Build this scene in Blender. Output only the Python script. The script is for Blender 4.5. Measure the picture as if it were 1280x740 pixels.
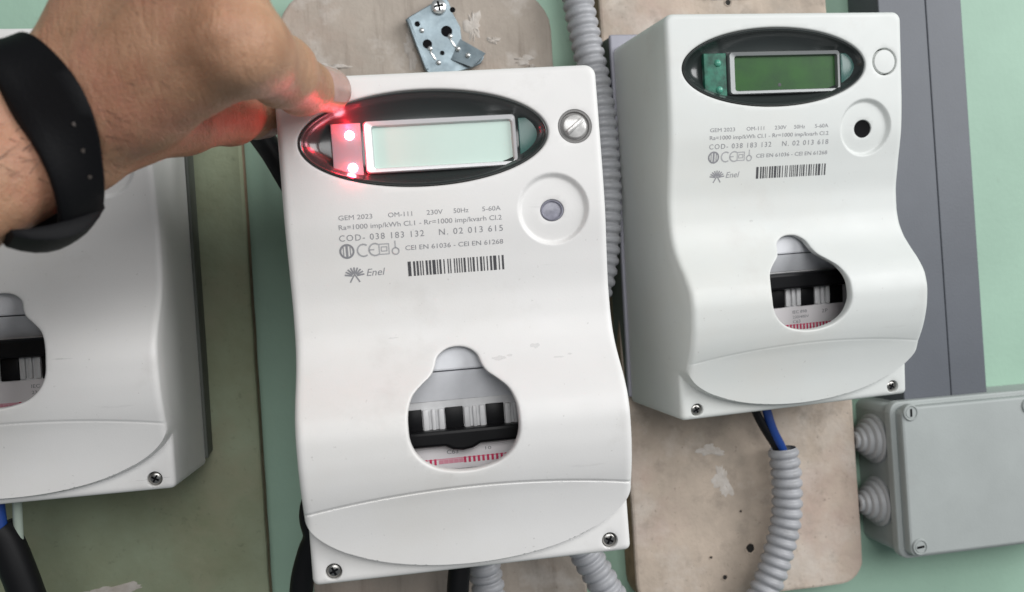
import bpy, bmesh, math, random
import numpy as np
from mathutils import Matrix, Vector
from mathutils.geometry import delaunay_2d_cdt

for o in list(bpy.data.objects):
    bpy.data.objects.remove(o, do_unlink=True)
scene = bpy.context.scene
COL = scene.collection
RNG = random.Random(7)

# ------------------------------------------------------------------ camera
# world: x right along the wall, z up, wall surface at y = 0, room at y < 0 (metres)
cam = bpy.data.cameras.new('camera')
cam.sensor_width = 36.0
cam.lens = 36.0 * 1050 / 1280
cam.clip_start = 0.01
cam.clip_end = 50
cam_o = bpy.data.objects.new('camera', cam)
right = Vector((0.98505277, -0.15980768, -0.06428494))
down = Vector((-0.06283734, 0.01410068, -0.99792417))
fwd = Vector((0.16038241, 0.98704745, 0.00384802))
m = Matrix.Identity(4)
for i in range(3):
    m[i][0], m[i][1], m[i][2] = right[i], -down[i], -fwd[i]
m[0][3], m[1][3], m[2][3] = 0.0, -0.47, 0.0
cam_o.matrix_world = m
COL.objects.link(cam_o)
scene.camera = cam_o
cam.dof.use_dof = True
cam.dof.focus_distance = 0.36
cam.dof.aperture_fstop = 11.0

# ------------------------------------------------------------------ light
world = bpy.data.worlds.new('World')
scene.world = world
world.use_nodes = True
bg = world.node_tree.nodes['Background']
bg.inputs[0].default_value = (0.86, 0.93, 1.0, 1)
bg.inputs[1].default_value = 0.18


def area(name, loc, target, sx, sy, power, color):
    l = bpy.data.lights.new(name, 'AREA')
    l.shape = 'RECTANGLE'
    l.size, l.size_y = sx, sy
    l.energy = power
    l.color = color
    o = bpy.data.objects.new(name, l)
    o.location = loc
    o.rotation_euler = (Vector(target) - Vector(loc)).to_track_quat('-Z', 'Y').to_euler()
    COL.objects.link(o)
    return o


area('window_light', (1.2, -0.98, 0.55), (0.0, 0, 0), 0.9, 0.9, 19.0, (1.0, 1.0, 1.0))
area('front_fill', (0.1, -1.45, 0.45), (0.03, 0, 0), 0.9, 0.7, 11.0, (1.0, 0.995, 0.99))  # soft frontal fill, added to reach the breaker openings and flatten cover shading
scene.view_settings.view_transform = 'Standard'
scene.view_settings.look = 'None'
scene.view_settings.exposure = -0.1
scene.view_settings.gamma = 1.0
scene.view_settings.use_curve_mapping = False


# ------------------------------------------------------------------ materials
def rgb(c):
    return (c[0], c[1], c[2], 1.0)


def mat(name, color, rough=0.5, metal=0.0, var=0.0, scale=60.0, color2=None, bump=0.0, bscale=400.0,
        spec=0.5, sss=0.0, emit=None, estr=0.0, coat=0.0, alpha_trans=0.0, rvar=0.0):
    mt = bpy.data.materials.new(name)
    mt.use_nodes = True
    nt = mt.node_tree
    b = nt.nodes['Principled BSDF']
    b.inputs['Base Color'].default_value = rgb(color)
    b.inputs['Roughness'].default_value = rough
    b.inputs['Metallic'].default_value = metal
    b.inputs['Specular IOR Level'].default_value = spec
    b.inputs['Coat Weight'].default_value = coat
    b.inputs['Transmission Weight'].default_value = alpha_trans
    tc = nt.nodes.new('ShaderNodeTexCoord')
    if var > 0 or color2 is not None:
        n = nt.nodes.new('ShaderNodeTexNoise')
        n.inputs['Scale'].default_value = scale
        n.inputs['Detail'].default_value = 6
        n.inputs['Roughness'].default_value = 0.6
        nt.links.new(tc.outputs['Object'], n.inputs['Vector'])
        r = nt.nodes.new('ShaderNodeValToRGB')
        r.color_ramp.elements[0].position = 0.32
        r.color_ramp.elements[1].position = 0.68
        c2 = color2 if color2 is not None else [max(0, c * (1 - var)) for c in color]
        r.color_ramp.elements[0].color = rgb(c2)
        r.color_ramp.elements[1].color = rgb(color)
        nt.links.new(n.outputs['Fac'], r.inputs['Fac'])
        nt.links.new(r.outputs['Color'], b.inputs['Base Color'])
    if rvar > 0:
        n3 = nt.nodes.new('ShaderNodeTexNoise')
        n3.inputs['Scale'].default_value = 90
        n3.inputs['Detail'].default_value = 5
        nt.links.new(tc.outputs['Object'], n3.inputs['Vector'])
        mr = nt.nodes.new('ShaderNodeMapRange')
        mr.inputs['From Min'].default_value = 0.3
        mr.inputs['From Max'].default_value = 0.7
        mr.inputs['To Min'].default_value = rough - rvar
        mr.inputs['To Max'].default_value = rough + rvar
        nt.links.new(n3.outputs['Fac'], mr.inputs['Value'])
        nt.links.new(mr.outputs['Result'], b.inputs['Roughness'])
    if bump > 0:
        n2 = nt.nodes.new('ShaderNodeTexNoise')
        n2.inputs['Scale'].default_value = bscale
        n2.inputs['Detail'].default_value = 5
        nt.links.new(tc.outputs['Object'], n2.inputs['Vector'])
        bp = nt.nodes.new('ShaderNodeBump')
        bp.inputs['Strength'].default_value = bump
        bp.inputs['Distance'].default_value = 0.0006
        nt.links.new(n2.outputs['Fac'], bp.inputs['Height'])
        nt.links.new(bp.outputs['Normal'], b.inputs['Normal'])
    if sss > 0:
        b.inputs['Subsurface Weight'].default_value = sss
        b.inputs['Subsurface Radius'].default_value = (1.0, 0.35, 0.2)
        b.inputs['Subsurface Scale'].default_value = 0.004
    if emit is not None:
        b.inputs['Emission Color'].default_value = rgb(emit)
        b.inputs['Emission Strength'].default_value = estr
    return mt


def stain_layer(mt, color, scale, lo, hi, amount, detail=8, stretch=(1, 1, 1)):
    """mix a stain colour over the base colour where a noise is high"""
    nt = mt.node_tree
    b = nt.nodes['Principled BSDF']
    tc = [n for n in nt.nodes if n.type == 'TEX_COORD'][0]
    mp = nt.nodes.new('ShaderNodeMapping')
    mp.inputs['Scale'].default_value = stretch
    mp.inputs['Location'].default_value = (scale * 0.013, 0.21, scale * 0.007)
    nt.links.new(tc.outputs['Object'], mp.inputs['Vector'])
    n = nt.nodes.new('ShaderNodeTexNoise')
    n.inputs['Scale'].default_value = scale
    n.inputs['Detail'].default_value = detail
    n.inputs['Roughness'].default_value = 0.65
    nt.links.new(mp.outputs['Vector'], n.inputs['Vector'])
    mr = nt.nodes.new('ShaderNodeMapRange')
    mr.inputs['From Min'].default_value = lo
    mr.inputs['From Max'].default_value = hi
    mr.inputs['To Max'].default_value = amount
    nt.links.new(n.outputs['Fac'], mr.inputs['Value'])
    mx = nt.nodes.new('ShaderNodeMix')
    mx.data_type = 'RGBA'
    nt.links.new(mr.outputs['Result'], mx.inputs[0])
    old = b.inputs['Base Color']
    if old.is_linked:
        nt.links.new(old.links[0].from_socket, mx.inputs[6])
    else:
        mx.inputs[6].default_value = old.default_value
    mx.inputs[7].default_value = rgb(color)
    nt.links.new(mx.outputs[2], old)
    return mt


M = {}
M['wall'] = mat('mint_paint', (0.335, 0.505, 0.395), 0.6, var=0.12, scale=14, bump=0.25, bscale=300)
stain_layer(M['wall'], (0.30, 0.45, 0.355), 9, 0.48, 0.7, 0.6)
stain_layer(M['wall'], (0.24, 0.33, 0.26), 140, 0.64, 0.76, 0.4)
M['board'] = mat('beige_board', (0.55, 0.455, 0.37), 0.8, color2=(0.39, 0.325, 0.265), scale=30, bump=0.9, bscale=220)
stain_layer(M['board'], (0.60, 0.54, 0.48), 22, 0.50, 0.66, 0.75)
stain_layer(M['board'], (0.44, 0.31, 0.27), 12, 0.52, 0.66, 0.5)
stain_layer(M['board'], (0.27, 0.24, 0.20), 16, 0.56, 0.70, 0.6)
stain_layer(M['board'], (0.27, 0.225, 0.185), 75, 0.55, 0.70, 0.55)
stain_layer(M['board'], (0.20, 0.165, 0.135), 330, 0.64, 0.74, 0.6, detail=4)
M['grain_board'] = mat('greyed_beige_board', (0.47, 0.41, 0.35), 0.8, color2=(0.35, 0.30, 0.255), scale=22, bump=0.9, bscale=220)
stain_layer(M['grain_board'], (0.24, 0.20, 0.165), 26, 0.53, 0.70, 0.65, stretch=(6, 1, 0.6))
stain_layer(M['grain_board'], (0.43, 0.32, 0.26), 14, 0.52, 0.68, 0.5)
stain_layer(M['grain_board'], (0.62, 0.58, 0.54), 30, 0.56, 0.68, 0.55)
stain_layer(M['grain_board'], (0.22, 0.185, 0.15), 300, 0.63, 0.74, 0.6, detail=4)
M['olive_board'] = mat('olive_painted_board', (0.285, 0.325, 0.22), 0.75, color2=(0.225, 0.245, 0.15), scale=24, bump=0.8, bscale=220)
stain_layer(M['olive_board'], (0.33, 0.29, 0.20), 15, 0.53, 0.70, 0.5)
stain_layer(M['olive_board'], (0.13, 0.145, 0.09), 260, 0.60, 0.74, 0.5)
M['board_edge'] = mat('raw_brown_edge', (0.36, 0.24, 0.16), 0.8, var=0.4, scale=120)
M['plaster'] = mat('white_plaster', (0.58, 0.54, 0.50), 0.85, color2=(0.47, 0.42, 0.37), scale=190, bump=0.9, bscale=300)
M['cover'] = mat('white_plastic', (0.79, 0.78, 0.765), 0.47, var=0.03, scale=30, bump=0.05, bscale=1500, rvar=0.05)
M['cover_b'] = mat('white_plastic_green_cast', (0.69, 0.71, 0.69), 0.48, var=0.03, scale=30, bump=0.05, bscale=1500, rvar=0.05)  # same plastic, with the dimmer greenish light at right put into the colour
for k in ('cover', 'cover_b'):
    stain_layer(M[k], (0.70, 0.67, 0.61), 9, 0.48, 0.72, 0.4)
    stain_layer(M[k], (0.60, 0.58, 0.55), 28, 0.60, 0.76, 0.4)
    stain_layer(M[k], (0.40, 0.38, 0.36), 520, 0.69, 0.76, 0.5, detail=3)
    stain_layer(M[k], (0.50, 0.49, 0.48), 60, 0.66, 0.74, 0.35, stretch=(0.25, 1, 2.5))
M['base'] = mat('grey_base_plastic', (0.33, 0.33, 0.38), 0.5, var=0.1, scale=60)
M['base_shaded'] = mat('shaded_base_plastic', (0.10, 0.11, 0.095), 0.6, var=0.15, scale=60)  # shade of the gaps beside the meter bases put into the colour
M['bezel'] = mat('dark_bezel', (0.03, 0.036, 0.035), 0.22, spec=0.6, coat=0.25)
M['bezel_rim'] = mat('bezel_rim', (0.05, 0.055, 0.055), 0.25)
M['silver'] = mat('silver_frame', (0.66, 0.67, 0.68), 0.25, metal=0.25)
M['silver_dull'] = mat('silver_frame_dull', (0.22, 0.23, 0.23), 0.35, metal=0.3)
M['lcd_on'] = mat('lcd_pale', (0.53, 0.69, 0.62), 0.35, var=0.05, scale=40)
M['lcd_off'] = mat('lcd_green', (0.020, 0.098, 0.013), 0.4, color2=(0.013, 0.062, 0.014), scale=90, spec=0.25)
M['led_plate'] = mat('led_window', (0.27, 0.25, 0.28), 0.3, sss=0.5)
M['led_plate_off'] = mat('green_lens', (0.03, 0.19, 0.125), 0.25, var=0.7, scale=260, spec=0.4)
M['side_plate'] = mat('teal_plate', (0.035, 0.11, 0.095), 0.25)
M['led'] = mat('red_led', (0.8, 0.1, 0.1), 0.3, emit=(1.0, 0.42, 0.50), estr=30.0)
M['led_dark'] = mat('unlit_led', (0.10, 0.36, 0.26), 0.12)
M['ink'] = mat('grey_ink', (0.27, 0.27, 0.285), 0.6)
M['ink_dark'] = mat('dark_ink', (0.06, 0.06, 0.065), 0.6)
M['ink_pale'] = mat('pale_ink', (0.42, 0.42, 0.43), 0.6)
M['black_plastic'] = mat('black_plastic', (0.006, 0.006, 0.007), 0.4, spec=0.2)
M['breaker'] = mat('breaker_plastic', (0.74, 0.74, 0.745), 0.4, var=0.12, scale=200)
M['breaker_label'] = mat('breaker_label', (0.80, 0.77, 0.78), 0.45)
M['inner'] = mat('inner_white', (0.80, 0.81, 0.84), 0.4, var=0.1, scale=120)
M['red_print'] = mat('red_print', (0.62, 0.03, 0.11), 0.5)
M['pink_print'] = mat('pink_print', (0.72, 0.30, 0.38), 0.5)
M['steel'] = mat('screw_steel', (0.42, 0.41, 0.39), 0.28, metal=1.0, var=0.4, scale=300)
M['galv'] = mat('galvanised_steel', (0.27, 0.33, 0.36), 0.45, metal=0.7, color2=(0.17, 0.215, 0.24), scale=160, rvar=0.1)
M['bright'] = mat('bright_zinc', (0.80, 0.81, 0.80), 0.2, metal=0.8)
M['slot'] = mat('dark_slot', (0.005, 0.005, 0.006), 0.7, spec=0.08)
M['port_grey'] = mat('lilac_port', (0.30, 0.30, 0.36), 0.3, var=0.3, scale=500)
M['ring_grey'] = mat('ring_grey', (0.16, 0.155, 0.15), 0.4)
M['clear_knob'] = mat('pearl_knob', (0.74, 0.73, 0.71), 0.2, metal=0.1, var=0.45, scale=260, coat=0.5)
M['conduit'] = mat('grey_conduit', (0.40, 0.405, 0.425), 0.42, var=0.1, scale=90)
stain_layer(M['conduit'], (0.25, 0.245, 0.24), 120, 0.52, 0.7, 0.5)
M['rubber'] = mat('grey_rubber', (0.42, 0.425, 0.43), 0.5, var=0.06, scale=90)
M['box'] = mat('grey_box_plastic', (0.40, 0.43, 0.42), 0.62, var=0.12, scale=22, bump=0.12, bscale=900)
stain_layer(M['box'], (0.31, 0.32, 0.31), 45, 0.60, 0.74, 0.35)
M['trunk'] = mat('grey_trunking', (0.108, 0.118, 0.138), 0.5, var=0.12, scale=25, bump=0.12, bscale=900)
M['cable_black'] = mat('black_cable', (0.006, 0.006, 0.007), 0.5, spec=0.25)
M['cable_blue'] = mat('blue_cable', (0.015, 0.06, 0.28), 0.4)
M['cable_clear'] = mat('pale_cable', (0.36, 0.42, 0.36), 0.35)
M['strap'] = mat('black_rubber_strap', (0.0035, 0.0036, 0.0045), 0.6, spec=0.16, bump=0.2, bscale=900)
M['strap_hole'] = mat('strap_hole', (0.05, 0.04, 0.035), 0.6)
M['hole_dark'] = mat('hole_dark', (0.02, 0.018, 0.016), 0.9)


# ------------------------------------------------------------------ helpers
def link(name, mesh, material, parent=None, smooth=None):
    o = bpy.data.objects.new(name, mesh)
    COL.objects.link(o)
    if material is not None and len(mesh.materials) == 0:
        mesh.materials.append(material)
    if smooth is not None:
        mesh.shade_smooth()
        mesh.set_sharp_from_angle(angle=math.radians(smooth))
        for p in mesh.polygons:
            if p.area > 1e-4:
                p.use_smooth = False
    if parent is not None:
        o.parent = parent
    return o


def mesh_from(name, verts, faces, mm=True):
    """verts in millimetres"""
    me = bpy.data.meshes.new(name)
    s = 0.001 if mm else 1.0
    me.from_pydata([(v[0] * s, v[1] * s, v[2] * s) for v in verts], [], faces)
    bm = bmesh.new()
    bm.from_mesh(me)
    bmesh.ops.remove_doubles(bm, verts=bm.verts, dist=1e-7)
    bmesh.ops.recalc_face_normals(bm, faces=bm.faces)
    bm.to_mesh(me)
    bm.free()
    return me


def tag(o, label=None, cat=None, group=None, kind=None):
    if label: o['label'] = label
    if cat: o['category'] = cat
    if group: o['group'] = group
    if kind: o['kind'] = kind
    return o


def empty(name, loc, rot=(0, 0, 0)):
    o = bpy.data.objects.new(name, None)
    o.empty_display_size = 0.02
    o.location = loc
    o.rotation_euler = [math.radians(a) for a in rot]
    COL.objects.link(o)
    return o


def box_mesh(name, x0, x1, y0, y1, z0, z1, bevel=0.4, seg=2):
    bm = bmesh.new()
    bmesh.ops.create_cube(bm, size=1.0)
    for v in bm.verts:
        v.co = Vector(((x0 + x1) / 2 + v.co.x * (x1 - x0), (y0 + y1) / 2 + v.co.y * (y1 - y0),
                       (z0 + z1) / 2 + v.co.z * (z1 - z0))) * 0.001
    if bevel > 0:
        bmesh.ops.bevel(bm, geom=bm.edges[:], offset=bevel * 0.001, segments=seg, affect='EDGES', profile=0.5)
    me = bpy.data.meshes.new(name)
    bm.to_mesh(me)
    bm.free()
    return me


def prism_mesh(name, poly, y0, y1, bevel=0.0, seg=2):
    """poly (x,z) in mm extruded from y0 (front, smaller) to y1"""
    bm = bmesh.new()
    f = [bm.verts.new((p[0] * .001, y0 * .001, p[1] * .001)) for p in poly]
    b = [bm.verts.new((p[0] * .001, y1 * .001, p[1] * .001)) for p in poly]
    n = len(poly)
    ff = bm.faces.new(f)
    bm.faces.new(list(reversed(b)))
    for i in range(n):
        bm.faces.new((f[i], b[i], b[(i + 1) % n], f[(i + 1) % n]))
    bmesh.ops.recalc_face_normals(bm, faces=bm.faces)
    if bevel > 0:
        bmesh.ops.bevel(bm, geom=list(ff.edges), offset=bevel * .001, segments=seg, affect='EDGES', profile=0.5)
    me = bpy.data.meshes.new(name)
    bm.to_mesh(me)
    bm.free()
    return me


def rrect(x0, x1, z0, z1, r, n=6):
    rs = r if isinstance(r, (tuple, list)) else (r, r, r, r)   # bl, br, tr, tl
    pts = []
    for (cx, cz, a0, rr) in ((x0, z0, 180, rs[0]), (x1, z0, 270, rs[1]), (x1, z1, 0, rs[2]), (x0, z1, 90, rs[3])):
        sx = 1 if cx == x0 else -1
        sz = 1 if cz == z0 else -1
        for i in range(n + 1):
            a = math.radians(a0 + 90 * i / n)
            pts.append((cx + sx * rr + rr * math.cos(a), cz + sz * rr + rr * math.sin(a)))
    return pts


def catmull(pts, n=8, closed=False):
    P = [np.array(p, float) for p in pts]
    out = []
    N = len(P)
    rng = range(N) if closed else range(N - 1)
    for i in rng:
        if closed:
            p0, p1, p2, p3 = P[i - 1], P[i], P[(i + 1) % N], P[(i + 2) % N]
        else:
            p1, p2 = P[i], P[i + 1]
            p0 = P[i - 1] if i > 0 else 2 * p1 - p2
            p3 = P[i + 2] if i + 2 < N else 2 * p2 - p1
        for k in range(n):
            t = k / n
            out.append(0.5 * ((2 * p1) + (-p0 + p2) * t + (2 * p0 - 5 * p1 + 4 * p2 - p3) * t * t + (-p0 + 3 * p1 - 3 * p2 + p3) * t ** 3))
    if not closed:
        out.append(P[-1])
    return out


def resample(pts, step):
    pts = np.array(pts)
    seg = np.linalg.norm(np.diff(pts, axis=0), axis=1)
    s = np.concatenate([[0], np.cumsum(seg)])
    n = max(2, int(round(s[-1] / step)) + 1)
    t = np.linspace(0, s[-1], n)
    return np.stack([np.interp(t, s, pts[:, i]) for i in range(pts.shape[1])], 1), t


def tube_mesh(name, pts, radius, sides=16, step=1.5, rfun=None, cap=True):
    c, t = resample(catmull(pts, 12), step)
    tan = np.gradient(c, axis=0)
    tan /= np.linalg.norm(tan, axis=1)[:, None]
    ref = np.array([0.13, 0.98, 0.1])
    verts, faces = [], []
    up = ref - tan[0] * (ref @ tan[0])
    up /= np.linalg.norm(up)
    for i in range(len(c)):
        up = up - tan[i] * (up @ tan[i])
        up /= np.linalg.norm(up)
        sd = np.cross(tan[i], up)
        r = rfun(t[i]) if rfun else radius
        for k in range(sides):
            a = 2 * math.pi * k / sides
            verts.append(c[i] + r * (math.cos(a) * up + math.sin(a) * sd))
    for i in range(len(c) - 1):
        for k in range(sides):
            k2 = (k + 1) % sides
            faces.append((i * sides + k, i * sides + k2, (i + 1) * sides + k2, (i + 1) * sides + k))
    if cap:
        faces.append(tuple(range(sides)))
        faces.append(tuple((len(c) - 1) * sides + k for k in reversed(range(sides))))
    return mesh_from(name, verts, faces)


def lathe_mesh(name, prof, center, axis='y', sides=32, sx=1.0, sz=1.0):
    """prof: list of (radius, h) with h toward the room (-y); centre (x, z) in mm"""
    verts, faces = [], []
    for (r, h) in prof:
        for k in range(sides):
            a = 2 * math.pi * k / sides
            verts.append((center[0] + r * sx * math.cos(a), -h, center[1] + r * sz * math.sin(a)))
    for i in range(len(prof) - 1):
        for k in range(sides):
            k2 = (k + 1) % sides
            faces.append((i * sides + k, i * sides + k2, (i + 1) * sides + k2, (i + 1) * sides + k))
    if prof[-1][0] > 1e-6:
        faces.append(tuple((len(prof) - 1) * sides + k for k in range(sides)))
    return mesh_from(name, verts, faces)


def text_mesh(name, txt, size, align='LEFT', width=None, shear=0.0, space=1.0):
    """flat text mesh in mm units, x along the line, y up; optionally scaled to a width"""
    cu = bpy.data.curves.new(name, 'FONT')
    cu.body = txt
    cu.size = size
    cu.shear = shear
    cu.space_character = space
    cu.resolution_u = 3
    o = bpy.data.objects.new(name, cu)
    COL.objects.link(o)
    dg = bpy.context.evaluated_depsgraph_get()
    me = bpy.data.meshes.new_from_object(o.evaluated_get(dg))
    bpy.data.objects.remove(o, do_unlink=True)
    bpy.data.curves.remove(cu)
    co = np.array([v.co[:] for v in me.vertices])
    if width is not None and len(co):
        co[:, 0] -= co[:, 0].min()
        co[:, 0] *= width / co[:, 0].max()
    faces = [tuple(p.vertices) for p in me.polygons]
    bpy.data.meshes.remove(me)
    return co[:, :2], faces


# ------------------------------------------------------------------ the setting: wall
wall = link('wall', mesh_from('wall', [(-900, 0, -700), (1000, 0, -700), (1000, 0, 800), (-900, 0, 800)], [(0, 1, 2, 3)]), M['wall'])
tag(wall, kind='structure')


# ------------------------------------------------------------------ mounting boards
def board(poly, thick, material, label):
    me = prism_mesh('mounting_board', poly, -thick, -0.2, bevel=1.6)
    me.materials.append(material)
    me.materials.append(M['board_edge'])
    for p in me.polygons:
        if abs(p.normal.y) < 0.35:
            p.material_index = 1
    o = link('mounting_board', me, None)
    tag(o, label, 'board', 'boards screwed to the green wall behind the meters')
    return o


def wobble(poly, amp, seed):
    r = random.Random(seed)
    out = []
    for i, p in enumerate(poly):
        q = poly[(i + 1) % len(poly)]
        L = math.hypot(q[0] - p[0], q[1] - p[1])
        n = max(1, int(L / 14))
        for k in range(n):
            t = k / n
            out.append((p[0] + (q[0] - p[0]) * t + r.uniform(-amp, amp), p[1] + (q[1] - p[1]) * t + r.uniform(-amp, amp)))
    return out


board_l = board(wobble(rrect(-240, -64.5, -215, 114, 9), 0.18, 1), 12,
                M['olive_board'], 'olive green painted mounting board behind the leftmost meter')
board_c = board(wobble(rrect(-41, 104.5, -190, 169, 22), 0.18, 2), 20,
                M['grain_board'], 'greyish beige mounting board behind the middle meter with the metal bracket on it')
board_r = board(wobble(rrect(132.5, 269, -176.5, 215, 14), 0.18, 3), 20,
                M['board'], 'stained beige mounting board behind the right hand meter, above the curved conduit')


def patch(parent, cx, cz, rx, rz, seed, y=-20.0, th=0.9, material=None, name='plaster_patch', rag=0.35):
    r = random.Random(seed)
    n = 44
    ph = [r.uniform(0, 6.28) for _ in range(7)]
    rings = [(1.0, 0.0), (0.9, 0.6), (0.62, 1.0), (0.3, 0.7)]
    verts, faces = [], []
    jag = [r.uniform(-.16, .16) for _ in range(n)]
    for (s, h) in rings:
        for k in range(n):
            a = 2 * math.pi * k / n
            w = 1 + rag * (0.6 * math.sin(2 * a + ph[0]) + 0.45 * math.sin(3 * a + ph[1]) + 0.4 * math.sin(5 * a + ph[2]) + 0.3 * math.sin(9 * a + ph[3])) + jag[k]
            verts.append((cx + rx * s * w * math.cos(a), y + 0.15 - th * h * r.uniform(.3, 1.2), cz + rz * s * w * math.sin(a)))
    for i in range(len(rings) - 1):
        for k in range(n):
            k2 = (k + 1) % n
            faces.append((i * n + k, i * n + k2, (i + 1) * n + k2, (i + 1) * n + k))
    faces.append(tuple((len(rings) - 1) * n + k for k in range(n)))
    return link(name, mesh_from(name, verts, faces), material or M['plaster'], parent, smooth=60)


patch(board_c, 61, 149, 4.2, 8.5, 1)
patch(board_c, 27, 137, 3.2, 10, 5)
patch(board_c, 88, 130, 5.2, 2.6, 2)
patch(board_c, 92, 125.5, 3.0, 2.2, 3, th=1.4)
patch(board_c, 72, 141, 3.0, 2.4, 8)
patch(board_c, -14, 128, 7, 2.2, 4)
patch(board_r, 180, -92, 7.5, 3.2, 11, th=0.6)
patch(board_r, 186, -110, 5, 9, 12, th=0.5)
patch(board_r, 204, 163, 17, 1.2, 13)
patch(board_l, -146, -136.5, 19, 4, 14, th=0.7, y=-12.0)


def hole(parent, x, z, r, seed, y=-20.0):
    rr = random.Random(seed)
    n = 14
    verts, faces = [], []
    for (s, dy) in ((1.25, 0.03), (1.12, -0.35), (0.92, -0.05), (0.8, 0.0)):
        for k in range(n):
            a = 2 * math.pi * k / n
            w = 1 + rr.uniform(-.1, .1)
            verts.append((x + r * s * w * math.cos(a), y + dy - 0.06, z + r * s * w * math.sin(a)))
    for i in range(3):
        for k in range(n):
            k2 = (k + 1) % n
            faces.append((i * n + k, i * n + k2, (i + 1) * n + k2, (i + 1) * n + k))
    faces.append(tuple(3 * n + k for k in range(n)))
    me = mesh_from('screw_hole', verts, faces)
    me.materials.append(M['board'])
    me.materials.append(M['hole_dark'])
    for p in me.polygons:
        if len(p.vertices) > 4:
            p.material_index = 1
    link('screw_hole', me, None, parent, smooth=60)


hole(board_r, 200.3, -149.3, 3.0, 1)
hole(board_r, 184, -164, 1.6, 2)
hole(board_r, 176.5, -152, 0.9, 4)
hole(board_r, 208.3, 160.7, 2.0, 3)
hole(board_r, 196, -128, 0.8, 5)


# ------------------------------------------------------------------ electricity meters (local mm: x right, z up, h towards room)
MW, MH = 62.5, 196.0
PZ = [0, 15, 30, 36, 42, 50, 57, 64, 71, 78, 84, 91, 98, 106, 120, 140, 155, 175, 196]
PH = [63.8, 65.8, 70.0, 72.6, 74.6, 76.2, 76.6, 75.4, 71.4, 65.4, 60.9, 57.8, 56.6, 56.4, 58.2, 61.4, 62, 62, 62]


def _pchip_slopes(x, y):
    x = np.array(x, float); y = np.array(y, float)
    h = np.diff(x); d = np.diff(y) / h
    s = np.zeros_like(x)
    s[0], s[-1] = d[0], d[-1]
    for i in range(1, len(x) - 1):
        if d[i - 1] * d[i] <= 0:
            s[i] = 0
        else:
            w1, w2 = 2 * h[i] + h[i - 1], h[i] + 2 * h[i - 1]
            s[i] = (w1 + w2) / (w1 / d[i - 1] + w2 / d[i])
    return x, y, s


_px, _py, _ps = _pchip_slopes(PZ, PH)


def prof(z):
    z = np.clip(np.asarray(z, float), 0, MH)
    i = np.clip(np.searchsorted(_px, z, side='right') - 1, 0, len(_px) - 2)
    h = _px[i + 1] - _px[i]
    t = (z - _px[i]) / h
    return ((1 + 2 * t) * (1 - t) ** 2 * _py[i] + t * (1 - t) ** 2 * h * _ps[i] +
            t * t * (3 - 2 * t) * _py[i + 1] + t * t * (t - 1) * h * _ps[i + 1])


def poly_dist(P, poly):
    """unsigned distance of points P (n,2) to a closed polyline"""
    A = np.array(poly, float)
    B = np.roll(A, -1, axis=0)
    best = np.full(len(P), 1e9)
    for s in range(0, len(P), 2000):
        p = P[s:s + 2000, None, :]
        ab = (B - A)[None]
        t = np.clip(((p - A[None]) * ab).sum(-1) / np.maximum((ab ** 2).sum(-1), 1e-12), 0, 1)
        q = A[None] + ab * t[..., None]
        best[s:s + 2000] = np.sqrt(((p - q) ** 2).sum(-1)).min(1)
    return best


def inside(P, poly):
    A = np.array(poly, float)
    B = np.roll(A, -1, axis=0)
    x, y = P[:, 0][:, None], P[:, 1][:, None]
    c = ((A[None, :, 1] > y) != (B[None, :, 1] > y)) & (x < (B[None, :, 0] - A[None, :, 0]) * (y - A[None, :, 1]) / (B[None, :, 1] - A[None, :, 1] + 1e-15) + A[None, :, 0])
    return c.sum(1) % 2 == 1


def offset_poly(poly, d):
    """offset outward for a counter-clockwise polygon"""
    A = np.array(poly, float)
    t = np.roll(A, -1, 0) - np.roll(A, 1, 0)
    t /= np.linalg.norm(t, axis=1)[:, None] + 1e-12
    n = np.stack([t[:, 1], -t[:, 0]], 1)
    return A + n * d


def resamp_closed(poly, step):
    P = np.array(list(poly) + [poly[0]])
    q, _ = resample(P, step)
    return q[:-1]


def ellipse(cx, cz, a, b, n):
    return [(cx + a * math.cos(2 * math.pi * k / n), cz + b * math.sin(2 * math.pi * k / n)) for k in range(n)]


OUT = resamp_closed(rrect(-MW, MW, 0, MH, (2.5, 2.5, 4.5, 4.5)), 1.1)
OVAL_C, OVAL_A, OVAL_B = (-6.8, 170.0), 48.2, 18.9
OVAL = resamp_closed(ellipse(OVAL_C[0], OVAL_C[1], OVAL_A, OVAL_B, 120), 1.1)
half = [(4, 86.9), (7.6, 84.3), (9.2, 80.2), (11, 77.4), (14.5, 74.6), (18.2, 71), (20.2, 66), (20.7, 60), (20.2, 54), (17.5, 48.5), (12.5, 44.4), (6, 42.3)]
WIN = [(0, 87.6)] + half + [(0, 41.7)] + [(-x, z) for x, z in reversed(half)]
WIN = [(x - 1.0, z) for x, z in reversed(WIN)]
WIN = resamp_closed([tuple(p) for p in catmull(WIN, 6, closed=True)], 0.8)
BTN_C, BTN_R = (52.2, 171.3), 6.7
BTN = resamp_closed(ellipse(BTN_C[0], BTN_C[1], BTN_R, BTN_R, 60), 0.8)
DIAL_C, DIAL_R = (41.3, 139.2), 14.4
PORT = resamp_closed(ellipse(41.0, 138.8, 4.7, 4.3, 50), 0.7)
SCR_C = [(-54.2, 4.9), (54.0, 4.9)]
SCRH = [resamp_closed(ellipse(c[0], c[1], 3.1, 3.1, 40), 0.6) for c in SCR_C]
TONG_A, TONG_B, TONG_Z = 62.6, 26.2, 29.8
SEAM = lambda x: 29.8 + 5.4 * (1 - (x / 62.5) ** 2)


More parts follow.
